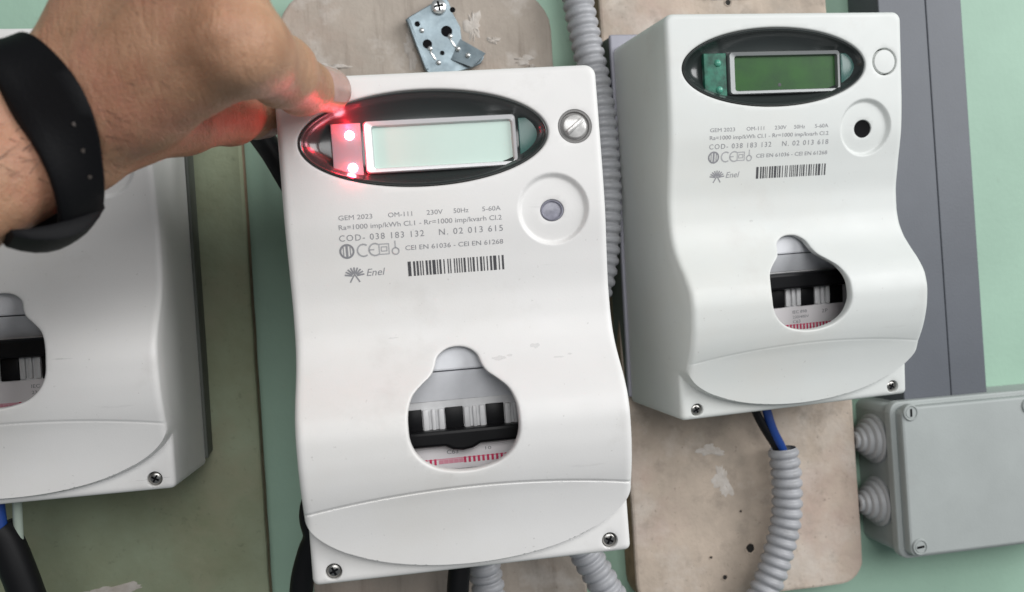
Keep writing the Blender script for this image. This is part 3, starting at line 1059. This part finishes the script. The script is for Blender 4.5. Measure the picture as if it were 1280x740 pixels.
# ------------------------------------------------------------------ conduits and cables
def conduit(pts, R, label):
    pitch = 5.5

    def rf(s):
        t = (s / pitch) % 1.0
        return R - 0.17 * R * (0.5 + 0.5 * math.cos(2 * math.pi * t)) ** 1.8
    me = tube_mesh('corrugated_conduit', pts, R, sides=22, step=pitch / 12, rfun=rf, cap=False)
    o = link('corrugated_conduit', me, M['conduit'], None, smooth=70)
    tag(o, label, 'conduit', 'grey corrugated conduits')
    return o


conduit([(112, -14, 420), (112, -16, 300), (112.5, -24, 230), (114.5, -30, 190), (116.8, -34, 157.2), (119.8, -36, 131.5), (123.6, -38, 101.3), (124.6, -38, 71.3), (123.6, -38, 41.2), (119, -36, 10), (108, -34, -20)],
        8.5, 'grey corrugated conduit running up past the top right corner of the middle meter')
conduit([(216.3, -35, -91.5), (217.4, -35, -109.3), (215.4, -35, -131.2), (208.1, -35, -152.5), (199.9, -35, -169.1), (186.8, -35, -189.4), (170, -33, -222), (160, -22, -300), (158, -14, -420)],
        8.4, 'grey corrugated conduit curving down below the right meter, wires entering its open top')
conduit([(43.5, -42, -100), (45.5, -42, -128.4), (47.0, -40, -140.9), (48.3, -40, -157.5), (48.0, -38, -200), (50, -20, -300), (50, -14, -420)],
        8.6, 'grey corrugated conduit beside a black cable under the middle of the middle meter')
conduit([(84, -44, -98), (94.5, -42, -123.4), (101.9, -40, -138.9), (109.5, -40, -154.5), (121, -36, -186), (128, -20, -300), (126, -14, -420)],
        8.6, 'grey corrugated conduit slanting down from under the right end of the middle meter')


def cable(name, pts, r, m_, label, group=None):
    o = link(name, tube_mesh(name, pts, r, sides=14, step=2.0), m_, None, smooth=60)
    tag(o, label, 'cable', group)
    return o


cable('black_cable', [(-8, -40, 30), (-25, -62, 42), (-33, -72, 56), (-41.5, -74, 73), (-50, -70, 88), (-53, -60, 102), (-52, -40, 114), (-50, -8, 122)], 5.6, M['cable_black'],
      'black cable looping out beside the upper left edge of the middle meter, under the thumb')
cable('black_cable', [(-10, -48, -60), (-24, -66, -74), (-32.5, -74, -84), (-35.4, -74, -93), (-34.4, -72, -103), (-38.0, -70, -112), (-42.0, -68, -126), (-43, -66, -145), (-40, -56, -190), (-36, -20, -300), (-36, -12, -420)], 5.4, M['cable_black'],
      'black cable hanging down along the lower left edge of the middle meter')
cable('black_cable', [(36, -54, -90), (34.2, -52, -120), (31.5, -52, -140), (29.0, -50, -165), (28, -44, -205), (26, -20, -300), (26, -12, -420)], 5.6, M['cable_black'],
      'short black cable under the middle meter, left of the straight conduit')
cable('wire', [(193, -38, -40), (197.5, -40, -62.9), (203.0, -40, -77), (212.2, -36, -91.0), (214.9, -35.2, -100), (216.4, -35, -108)], 2.3, M['cable_black'],
      'thin black wire dropping from the right meter into the conduit', 'wires entering the conduit under the right meter')
cable('wire', [(203.5, -40, -40), (205.2, -40, -64), (208.4, -40, -79.0), (214.9, -37, -91.5), (217, -35.6, -100), (217.4, -35, -108)], 2.5, M['cable_blue'],
      'thin blue wire dropping from the right meter into the conduit', 'wires entering the conduit under the right meter')
cable('wire', [(-167.4, -72, -50), (-167.9, -72, -72), (-166.8, -71, -92), (-164, -70, -106)], 3.0, M['cable_blue'],
      'thick blue wire emerging below the leftmost meter', 'wires under the leftmost meter')
cable('wire', [(-160.2, -70, -50), (-160.5, -70, -72), (-161.2, -69, -92), (-161, -69, -106)], 2.0, M['cable_clear'],
      'pale translucent wire beside the blue wire below the leftmost meter', 'wires under the leftmost meter')
cable('black_cable', [(-169.5, -70, -86), (-166.5, -69, -92), (-162, -68, -107.5), (-157.0, -66, -129.0), (-150, -60, -160), (-144, -48, -205), (-138, -22, -300), (-138, -14, -420)], 7.2, M['cable_black'],
      'thick black sheathed cable below the leftmost meter, taking in the blue wire')


# ------------------------------------------------------------------ the hand
HAND = None


# HAND SDF BEGIN
def rc(P, a, b, r1, r2):
    """distance to a round cone (capsule with two radii), P as 3 float32 arrays"""
    ax, ay, az = a
    bx, by, bz = b
    dx, dy, dz = bx - ax, by - ay, bz - az
    L2 = dx * dx + dy * dy + dz * dz
    X, Y, Z = P
    t = ((X - ax) * dx + (Y - ay) * dy + (Z - az) * dz) / L2
    # shift for the cone slope
    L = math.sqrt(L2)
    sl = (r1 - r2) / L
    q = np.sqrt(np.maximum((X - ax - t * dx) ** 2 + (Y - ay - t * dy) ** 2 + (Z - az - t * dz) ** 2, 1e-9))
    t2 = np.clip(t + q * sl / L, 0, 1)
    d = np.sqrt((X - ax - t2 * dx) ** 2 + (Y - ay - t2 * dy) ** 2 + (Z - az - t2 * dz) ** 2)
    return d - (r1 + (r2 - r1) * t2)


def smin(a, b, k):
    h = np.clip(0.5 + 0.5 * (b - a) / k, 0, 1)
    return b + (a - b) * h - k * h * (1 - h)


V3 = lambda *a: np.array(a, float)
WR = V3(-90.5, -195.0, 62.5)
FA1 = V3(-132.0, -215.0, 47.0)
FA2 = V3(-200.0, -240.0, 22.0)
FA3 = V3(-420.0, -312.0, -52.0)
AW = V3(-0.31, 0.04, 0.95)
AW /= np.linalg.norm(AW)
I_ = [V3(-33.0, -225, 76.0), V3(-25.5, -190, 78.6), V3(-21.4, -163.5, 80.6), V3(-12.4, -149.6, 82.4)]
M_ = [V3(-38, -226, 98), V3(-45, -182, 95), V3(-49, -158, 87), V3(-63, -150, 85)]
R_ = [V3(-47, -219, 118), V3(-53, -178, 124), V3(-72, -165, 123), V3(-86, -175, 120)]
K_ = [V3(-55, -209, 135), V3(-63, -179, 141), V3(-78, -168, 140), V3(-90, -176, 137)]
T_ = [V3(-75, -185, 63.5), V3(-62, -166, 69), V3(-49.5, -143, 75.0), V3(-39.5, -127, 79.0)]
pal = V3(0.25, 0.95, 0.1)   # towards the palm


def hand_sdf(P):
    prims = [
        (FA3 - AW * 16, FA2 - AW * 16, 36, 26), (FA3 + AW * 16, FA2 + AW * 16, 36, 26),
        (FA2 - AW * 16, FA1 - AW * 13, 26, 21), (FA2 + AW * 16, FA1 + AW * 12, 26, 20.5),
        (FA1 - AW * 13, WR - AW * 8.0, 21, 13.8), (FA1 + AW * 12, WR + AW * 8.0, 20.5, 13.2),
        (WR - AW * 6, I_[0] - V3(2, -2, 0), 13.0, 11.3), (WR + AW * 1, 0.5 * (I_[0] + M_[0]) - V3(1, -1, 0), 13.5, 11.0), (WR - AW * 4, 0.75 * I_[0] + 0.25 * M_[0] - V3(3, -2, 0), 13, 11), (WR - AW * 0, M_[0] - V3(1, -2, 0), 14.5, 11.3),
        (WR + AW * 4, R_[0] - V3(0, -2, 0), 13.0, 10.5), (WR + AW * 7.0, K_[0], 12.4, 10.0),
        # palm pads
        (WR + AW * 6 + pal * 6, K_[0] + pal * 8, 12.0, 9.0), (WR - AW * 2 + pal * 8, I_[0] + pal * 9, 11, 8.5), (I_[0] + pal * 8, K_[0] + pal * 8, 8.5, 8.5),
        (WR - AW * 7, T_[0], 12.0, 11.5), (T_[0], T_[1], 11.5, 10.8),
        # web between thumb and index
        (0.55 * WR + 0.45 * I_[0] - AW * 4 + V3(0, 4, 0), T_[1] + V3(-5, -6, -1), 11.0, 8.0),
    ]
    d = None
    for (a, b, r1, r2) in prims:
        q = rc(P, a, b, r1, r2)
        d = q if d is None else smin(d, q, 6.0)
    # ulna head, knuckles, extensor tendons
    for c, r, k in ((WR + AW * 12.5 + V3(4, -9, 0), 7.6, 8), (I_[0] + V3(-3, -3, 0), 8.6, 6), (M_[0] + V3(-3, -3, 0), 8.6, 6), (R_[0] + V3(-3, -3, 0), 8.5, 5)):
        q = np.sqrt((P[0] - c[0]) ** 2 + (P[1] - c[1]) ** 2 + (P[2] - c[2]) ** 2) - r
        d = smin(d, q, k)
    for a, b in ((WR + V3(8, -15.0, 2), I_[0] + V3(-4, -11.4, 1)), (WR + AW * 4 + V3(8, -15.0, 2), M_[0] + V3(-4, -11.4, 1))):
        d = smin(d, rc(P, a, b, 1.6, 2.0), 3.5)
    out = None
    for F_, rr in ((I_, (12.0, 11.0, 9.6, 8.1)), (M_, (11.8, 10.3, 9.2, 8.0)), (R_, (11.0, 9.8, 8.8, 7.6)), (K_, (10.0, 8.6, 7.8, 6.8)), (T_[1:], (10.8, 9.9, 8.6))):
        f = None
        for i in range(len(F_) - 1):
            q = rc(P, F_[i], F_[i + 1], rr[i], rr[i + 1])
            f = q if f is None else smin(f, q, 3.0)
        # knuckle swell
        for i in range(1, len(F_) - 1):
            c = F_[i]
            q = np.sqrt((P[0] - c[0]) ** 2 + (P[1] - c[1]) ** 2 + (P[2] - c[2]) ** 2) - rr[i] * 1.02
            f = smin(f, q, 3.0)
        f = smin(d, f, 6.0)
        out = f if out is None else smin(out, f, 1.2)
    # skin folds over the joints of the index finger
    for j, (c, ax, w, amp) in enumerate(((I_[1], I_[2] - I_[0], 4.6, 0.34), (I_[2], I_[3] - I_[1], 3.4, 0.26), (T_[2], T_[3] - T_[1], 4.0, 0.3))):
        ax = ax / np.linalg.norm(ax)
        s = (P[0] - c[0]) * ax[0] + (P[1] - c[1]) * ax[1] + (P[2] - c[2]) * ax[2]
        r2 = (P[0] - c[0]) ** 2 + (P[1] - c[1]) ** 2 + (P[2] - c[2]) ** 2
        out = out + amp * np.exp(-(s / w) ** 2) * np.exp(-np.maximum(r2 - 260, 0) / 60.0) * (0.5 + 0.5 * np.cos(s * 2.1 + 0.3 * P[2]))
    return out


# HAND SDF END
def surface_nets(f, xs, ys, zs):
    nx, ny, nz = len(xs), len(ys), len(zs)
    xs, ys, zs = [np.asarray(a, np.float32) for a in (xs, ys, zs)]
    D = np.empty((nx, ny, nz), np.float32)
    for i0 in range(0, nx, 16):
        X, Y, Z = np.meshgrid(xs[i0:i0 + 16], ys, zs, indexing='ij')
        D[i0:i0 + 16] = f((X, Y, Z))
    for sl in ((0,), (-1,)):
        D[sl[0], :, :] = 1; D[:, sl[0], :] = 1; D[:, :, sl[0]] = 1
    S = D < 0
    cnt = np.zeros((nx - 1, ny - 1, nz - 1), np.float32)
    acc = np.zeros((nx - 1, ny - 1, nz - 1, 3), np.float32)
    corners = [(a, b, c) for a in (0, 1) for b in (0, 1) for c in (0, 1)]
    def sub(A, c):
        return A[c[0]:nx - 1 + c[0], c[1]:ny - 1 + c[1], c[2]:nz - 1 + c[2]]
    for c in corners:
        for axn in range(3):
            if c[axn] == 0:
                c2 = list(c); c2[axn] = 1; c2 = tuple(c2)
                s1, s2 = sub(S, c), sub(S, c2)
                cr = s1 != s2
                if not cr.any():
                    continue
                d1, d2 = sub(D, c)[cr], sub(D, c2)[cr]
                t = d1 / (d1 - d2)
                v = np.empty((len(t), 3), np.float32)
                v[:] = c
                v[:, axn] = t
                acc[cr] += v
                cnt[cr] += 1
    act = cnt > 0
    idx = -np.ones(act.shape, np.int64)
    idx[act] = np.arange(act.sum())
    ijk = np.argwhere(act)
    g_ = ijk + acc[act] / cnt[act][:, None]
    verts = np.stack([np.interp(g_[:, i], np.arange(len(ax_)), ax_) for i, ax_ in enumerate((xs, ys, zs))], 1)
    quads = []
    for axn in range(3):
        sA = [slice(None)] * 3; sB = [slice(None)] * 3
        sA[axn] = slice(0, -1); sB[axn] = slice(1, None)
        cr = S[tuple(sA)] != S[tuple(sB)]
        e = np.argwhere(cr)
        u, v = (axn + 1) % 3, (axn + 2) % 3
        ok = (e[:, u] > 0) & (e[:, v] > 0) & (e[:, u] < act.shape[u]) & (e[:, v] < act.shape[v])
        e = e[ok]
        flip = S[tuple(sA)][tuple(e.T)]
        def g(du, dv):
            q = e.copy(); q[:, u] -= du; q[:, v] -= dv
            return idx[tuple(q.T)]
        a, b, c, d = g(1, 1), g(0, 1), g(0, 0), g(1, 0)
        Q = np.stack([a, b, c, d], 1)
        Q[~flip] = Q[~flip][:, ::-1]
        quads.append(Q)
    return verts, np.concatenate(quads)


G_ = 1.05
hv, hq = surface_nets(hand_sdf,
                      np.concatenate([np.arange(-430, -150, 4.0), np.arange(-150, 4, G_)]),
                      np.concatenate([np.arange(-356, -266, 4.0), np.arange(-266, -112, G_)]),
                      np.concatenate([np.arange(-112, 4, 4.0), np.arange(4, 166, G_)]))
hq = hq[(hq >= 0).all(1)]
# gentle smoothing of the grid
for _ in range(2):
    acc = np.zeros_like(hv)
    cn = np.zeros(len(hv))
    for k in range(4):
        a, b = hq[:, k], hq[:, (k + 1) % 4]
        np.add.at(acc, a, hv[b]); np.add.at(cn, a, 1)
        np.add.at(acc, b, hv[a]); np.add.at(cn, b, 1)
    hv = hv * 0.5 + 0.5 * acc / np.maximum(cn, 1)[:, None]


def skin_material():
    mt = mat('skin', (0.51, 0.295, 0.185), 0.47, color2=(0.365, 0.19, 0.11), scale=60, sss=0.22, spec=0.4)
    stain_layer(mt, (0.50, 0.215, 0.15), 42, 0.50, 0.68, 0.6)
    stain_layer(mt, (0.27, 0.135, 0.085), 380, 0.56, 0.74, 0.5)
    stain_layer(mt, (0.28, 0.14, 0.09), 95, 0.57, 0.70, 0.4, stretch=(0.5, 1, 1.8))
    nt = mt.node_tree
    b = nt.nodes['Principled BSDF']
    b.inputs['Subsurface Scale'].default_value = 0.0035
    tc = [n for n in nt.nodes if n.type == 'TEX_COORD'][0]
    vo = nt.nodes.new('ShaderNodeTexVoronoi')
    vo.feature = 'DISTANCE_TO_EDGE'
    vo.inputs['Scale'].default_value = 900
    n2 = nt.nodes.new('ShaderNodeTexNoise')
    n2.inputs['Scale'].default_value = 260
    n2.inputs['Detail'].default_value = 6
    mp = nt.nodes.new('ShaderNodeMapping')
    mp.inputs['Rotation'].default_value = (0.2, 0.35, 0.1)
    mp.inputs['Scale'].default_value = (2.4, 1, 0.8)
    nt.links.new(tc.outputs['Object'], mp.inputs['Vector'])
    nt.links.new(mp.outputs['Vector'], n2.inputs['Vector'])
    nt.links.new(tc.outputs['Object'], vo.inputs['Vector'])
    mr = nt.nodes.new('ShaderNodeMapRange')
    mr.inputs['From Max'].default_value = 0.25
    nt.links.new(vo.outputs['Distance'], mr.inputs['Value'])
    ad = nt.nodes.new('ShaderNodeMath')
    ad.operation = 'MULTIPLY_ADD'
    ad.inputs[1].default_value = 0.25
    nt.links.new(mr.outputs['Result'], ad.inputs[0])
    nt.links.new(n2.outputs['Fac'], ad.inputs[2])
    bp = nt.nodes.new('ShaderNodeBump')
    bp.inputs['Strength'].default_value = 0.42
    bp.inputs['Distance'].default_value = 0.0009
    nt.links.new(ad.outputs[0], bp.inputs['Height'])
    # broader creases running across the limb
    mp3 = nt.nodes.new('ShaderNodeMapping')
    mp3.inputs['Rotation'].default_value = (0.0, -0.35, 0.0)
    mp3.inputs['Scale'].default_value = (3.2, 1.0, 1.0)
    nt.links.new(tc.outputs['Object'], mp3.inputs['Vector'])
    n3 = nt.nodes.new('ShaderNodeTexNoise')
    n3.inputs['Scale'].default_value = 75
    n3.inputs['Detail'].default_value = 4
    n3.inputs['Distortion'].default_value = 0.6
    nt.links.new(mp3.outputs['Vector'], n3.inputs['Vector'])
    rg = nt.nodes.new('ShaderNodeMath')
    rg.operation = 'ABSOLUTE'
    sb = nt.nodes.new('ShaderNodeMath')
    sb.operation = 'SUBTRACT'
    sb.inputs[1].default_value = 0.5
    nt.links.new(n3.outputs['Fac'], sb.inputs[0])
    nt.links.new(sb.outputs[0], rg.inputs[0])
    mr3 = nt.nodes.new('ShaderNodeMapRange')
    mr3.inputs['From Max'].default_value = 0.05
    nt.links.new(rg.outputs[0], mr3.inputs['Value'])
    bp2 = nt.nodes.new('ShaderNodeBump')
    bp2.inputs['Strength'].default_value = 0.24
    bp2.inputs['Distance'].default_value = 0.0006
    nt.links.new(mr3.outputs['Result'], bp2.inputs['Height'])
    nt.links.new(bp.outputs['Normal'], bp2.inputs['Normal'])
    nt.links.new(bp2.outputs['Normal'], b.inputs['Normal'])
    return mt


M['skin'] = skin_material()
M['nail'] = mat('fingernail', (0.52, 0.33, 0.29), 0.25, var=0.15, scale=200, sss=0.2)
M['hair'] = mat('dark_hair', (0.05, 0.03, 0.02), 0.5)

base_pt = FA1
pe = empty('person', (base_pt * 0.001).tolist())
tag(pe, "person's bare left hand reaching in from the left, index finger on the middle meter", 'person')
hm = bpy.data.meshes.new('body')
hm.from_pydata(((hv - base_pt) * 0.001).tolist(), [], hq.tolist())
hm.update()
HAND = link('body', hm, M['skin'], pe)
hm.shade_smooth()


def sdf1(p):
    return float(hand_sdf((np.array([p[0]]), np.array([p[1]]), np.array([p[2]])))[0])


def march(o, d, off):
    """walk outward from a point inside along d until the distance equals off"""
    lo_, hi_ = 0.0, 60.0
    t = 0.0
    for _ in range(60):
        s = sdf1(o + d * t)
        if s > off - 0.01:
            break
        t += max(0.05, (off - s) * 0.8)
    return t


# fingernails: index and thumb
def nail(c0, c1, normal, r, width_ang, s0, s1):
    ax = (c1 - c0) / np.linalg.norm(c1 - c0)
    nrm = normal - ax * (normal @ ax)
    nrm /= np.linalg.norm(nrm)
    sd = np.cross(ax, nrm)
    NU, NV = 12, 12
    rows = []
    for i in range(NU + 1):
        s = i / NU
        row = []
        for j in range(NV + 1):
            t = 2 * j / NV - 1
            # rounded ends
            ss = s0 + (s1 - s0) * s
            ang = width_ang * t
            edge = math.sqrt(max(0.0, 1 - 0.75 * t * t))
            ss = (s0 + s1) / 2 + (ss - (s0 + s1) / 2) * (0.62 + 0.38 * edge)
            dirv = nrm * math.cos(ang) + sd * math.sin(ang)
            o_ = c1 + ax * ss * 0.55
            dd = dirv + ax * (ss * 0.45) / r
            dd /= np.linalg.norm(dd)
            tt = march(o_, dd, 0.42 - 0.3 * abs(t) ** 4 - (0.45 if i == 0 else 0))
            row.append(o_ + dd * tt)
        rows.append(row)
    verts = [tuple(p - base_pt) for row in rows for p in row]
    faces = []
    for i in range(NU):
        for j in range(NV):
            a = i * (NV + 1) + j
            faces.append((a, a + 1, a + NV + 2, a + NV + 1))
    me = mesh_from('fingernail', verts, faces)
    # give thickness towards the finger
    bm = bmesh.new(); bm.from_mesh(me)
    bmesh.ops.solidify(bm, geom=bm.faces[:], thickness=0.0005)
    bm.to_mesh(me); bm.free()
    return link('fingernail', me, M['nail'], HAND, smooth=60)


nail(I_[2], I_[3], V3(0.62, -0.66, 0.30), 8.1, 1.05, -9.0, 7.2)
nail(T_[2], T_[3], V3(-0.3, -0.4, -0.8), 8.6, 0.9, -6, 7)

# fine hairs on the wrist, forearm and back of the hand
hr = random.Random(21)
verts, faces = [], []
UA = (WR - FA1) / np.linalg.norm(WR - FA1)
for k in range(330):
    if k < 180:
        t = hr.uniform(-0.4, 1.0)
        o_ = WR + (FA1 - WR) * (t * 0.9 + 0.1) + AW * hr.uniform(-17, 20)
    else:
        t = hr.uniform(0.0, 0.75)
        o_ = WR + (I_[0] - WR) * t + AW * hr.uniform(-6, 26)
    d_ = V3(hr.uniform(-.3, .3), -1, hr.uniform(-.4, .4))
    d_ /= np.linalg.norm(d_)
    tt = march(o_, d_, 0.0)
    p0 = o_ + d_ * tt
    L = hr.uniform(4, 9)
    gdir = UA * 0.75 + AW * hr.uniform(-0.9, 0.6) + V3(0, 0, hr.uniform(-.3, .3))
    gdir /= np.linalg.norm(gdir)
    pts = [p0, p0 + gdir * L * .4 + d_ * 0.8, p0 + gdir * L * .75 + d_ * 0.9, p0 + gdir * L + d_ * 0.4 + AW * hr.uniform(-1, 1)]
    c = catmull(pts, 3)
    i0 = len(verts)
    for i, p in enumerate(c):
        r = 0.085 * (1 - 0.8 * i / (len(c) - 1))
        sd = np.cross(gdir, d_); sd /= np.linalg.norm(sd)
        for q in (sd * r, -sd * r * .5 + d_ * r * .87, -sd * r * .5 - d_ * r * .87):
            verts.append(tuple(p + q - base_pt))
    for i in range(len(c) - 1):
        for q in range(3):
            q2 = (q + 1) % 3
            faces.append((i0 + i * 3 + q, i0 + i * 3 + q2, i0 + (i + 1) * 3 + q2, i0 + (i + 1) * 3 + q))
hair = link('hair', mesh_from('hair', verts, faces), M['hair'], HAND)
tag(hair, kind='stuff')


# ------------------------------------------------------------------ watch strap
ws = empty('wrist_strap', (WR * 0.001).tolist())
tag(ws, 'black rubber watch strap worn round the wrist', 'strap')
# STRAP BEGIN
SC = WR + V3(-10.4, -3.5, -3.2)
u = V3(0.74, 0.60, 0.34)
u /= np.linalg.norm(u)
A_ = AW - u * (AW @ u); A_ /= np.linalg.norm(A_)
B_ = np.cross(u, A_)
if B_[1] > 0: B_ = -B_          # B_ points to the room
NS = 72
SW = 6.8
rows_out = []
for k in range(NS):
    a = 2 * math.pi * k / NS
    dv = A_ * math.cos(a) + B_ * math.sin(a)
    tmax = 0
    ts = []
    for s in (-SW, -SW * .5, 0, SW * .5, SW):
        c = SC + u * s
        ts.append(march(c, dv, 0.7))
    low = max(0.0, -math.cos(a))          # sags off the wrist at the bottom
    ts = np.array(ts)
    fit_line = np.polyfit(np.arange(5) - 2, ts, 1)
    base_t = fit_line[1] + fit_line[0] * np.array([-2, -1, 0, 1, 2])
    base_t = np.maximum(base_t, ts - 0.3) + 5.0 * low ** 2
    rows_out.append((a, dv, base_t))
# smooth the radii round the loop
R5 = np.array([r[2] for r in rows_out])
for _ in range(6):
    R5 = np.maximum(R5 * 0.0 + 0.25 * np.roll(R5, 1, 0) + 0.5 * R5 + 0.25 * np.roll(R5, -1, 0), R5 - 0.05)
# STRAP END
verts, faces = [], []
TH = 2.3
sec = [(-SW, 0), (-SW, TH * .6), (-SW + 0.7, TH), (-SW * .5, TH + .15), (0, TH + .2), (SW * .5, TH + .15), (SW - 0.7, TH), (SW, TH * .6), (SW, 0), (SW * .5, 0), (-SW * .5, 0)]
for k, (a, dv, _) in enumerate(rows_out):
    for (s, t) in sec:
        rt = np.interp(s, [-SW, -SW * .5, 0, SW * .5, SW], R5[k])
        verts.append(tuple(SC + u * s + dv * (rt + t) - WR))
ns = len(sec)
for k in range(NS):
    k2 = (k + 1) % NS
    for j in range(ns):
        j2 = (j + 1) % ns
        faces.append((k * ns + j, k * ns + j2, k2 * ns + j2, k2 * ns + j))
band = link('band', mesh_from('band', verts, faces), M['strap'], ws, smooth=50)
# clasp plate hanging under the wrist
rb_ = R5[NS // 2].max()
cverts, cfaces = [], []
cl = []
for i in range(9):
    s = -19.5 + 27.0 * i / 8
    curve = 6.5 * (1 - (2 * i / 8 - 1) ** 2)
    wd = 7.5 * (0.72 + 0.28 * (1 - (2 * i / 8 - 1) ** 2))
    for (b_, t_) in ((-wd, 0.2), (-wd * .9, -1.8), (0, -2.4), (wd * .9, -1.8), (wd, 0.2), (wd * .9, 2.2), (0, 2.8), (-wd * .9, 2.2)):
        cl.append(tuple(SC - WR + u * s + B_ * (b_ + 3.0) - A_ * (rb_ - 2.6 + curve * 0.6 + t_ * (0.55 + 0.1 * curve))))
for i in range(8):
    for j in range(8):
        j2 = (j + 1) % 8
        cfaces.append((i * 8 + j, i * 8 + j2, (i + 1) * 8 + j2, (i + 1) * 8 + j))
cfaces.append(tuple(range(8)))
cfaces.append(tuple(64 + j for j in reversed(range(8))))
link('clasp', mesh_from('clasp', cl, cfaces), M['strap'], ws, smooth=45)
# buckle holes and a keeper loop on the band
for (k, s_) in ((22, 2.6), (25, 2.6), (28, 2.6)):
    a, dv, _ = rows_out[k]
    rt = np.interp(s_, [-SW, -SW * .5, 0, SW * .5, SW], R5[k]) + TH + 0.34
    c = SC + u * s_ + dv * rt - WR
    e1 = u
    e2 = np.cross(dv, u)
    hvv = [tuple(c + 0.62 * (math.cos(2 * math.pi * q / 14) * e1 + math.sin(2 * math.pi * q / 14) * e2)) for q in range(14)]
    hvv += [tuple(np.array(p) - dv * 0.5) for p in hvv]
    hf = [tuple(range(14))] + [(q, (q + 1) % 14, 14 + (q + 1) % 14, 14 + q) for q in range(14)]
    link('strap_hole', mesh_from('strap_hole', hvv, hf), M['strap_hole'], ws)
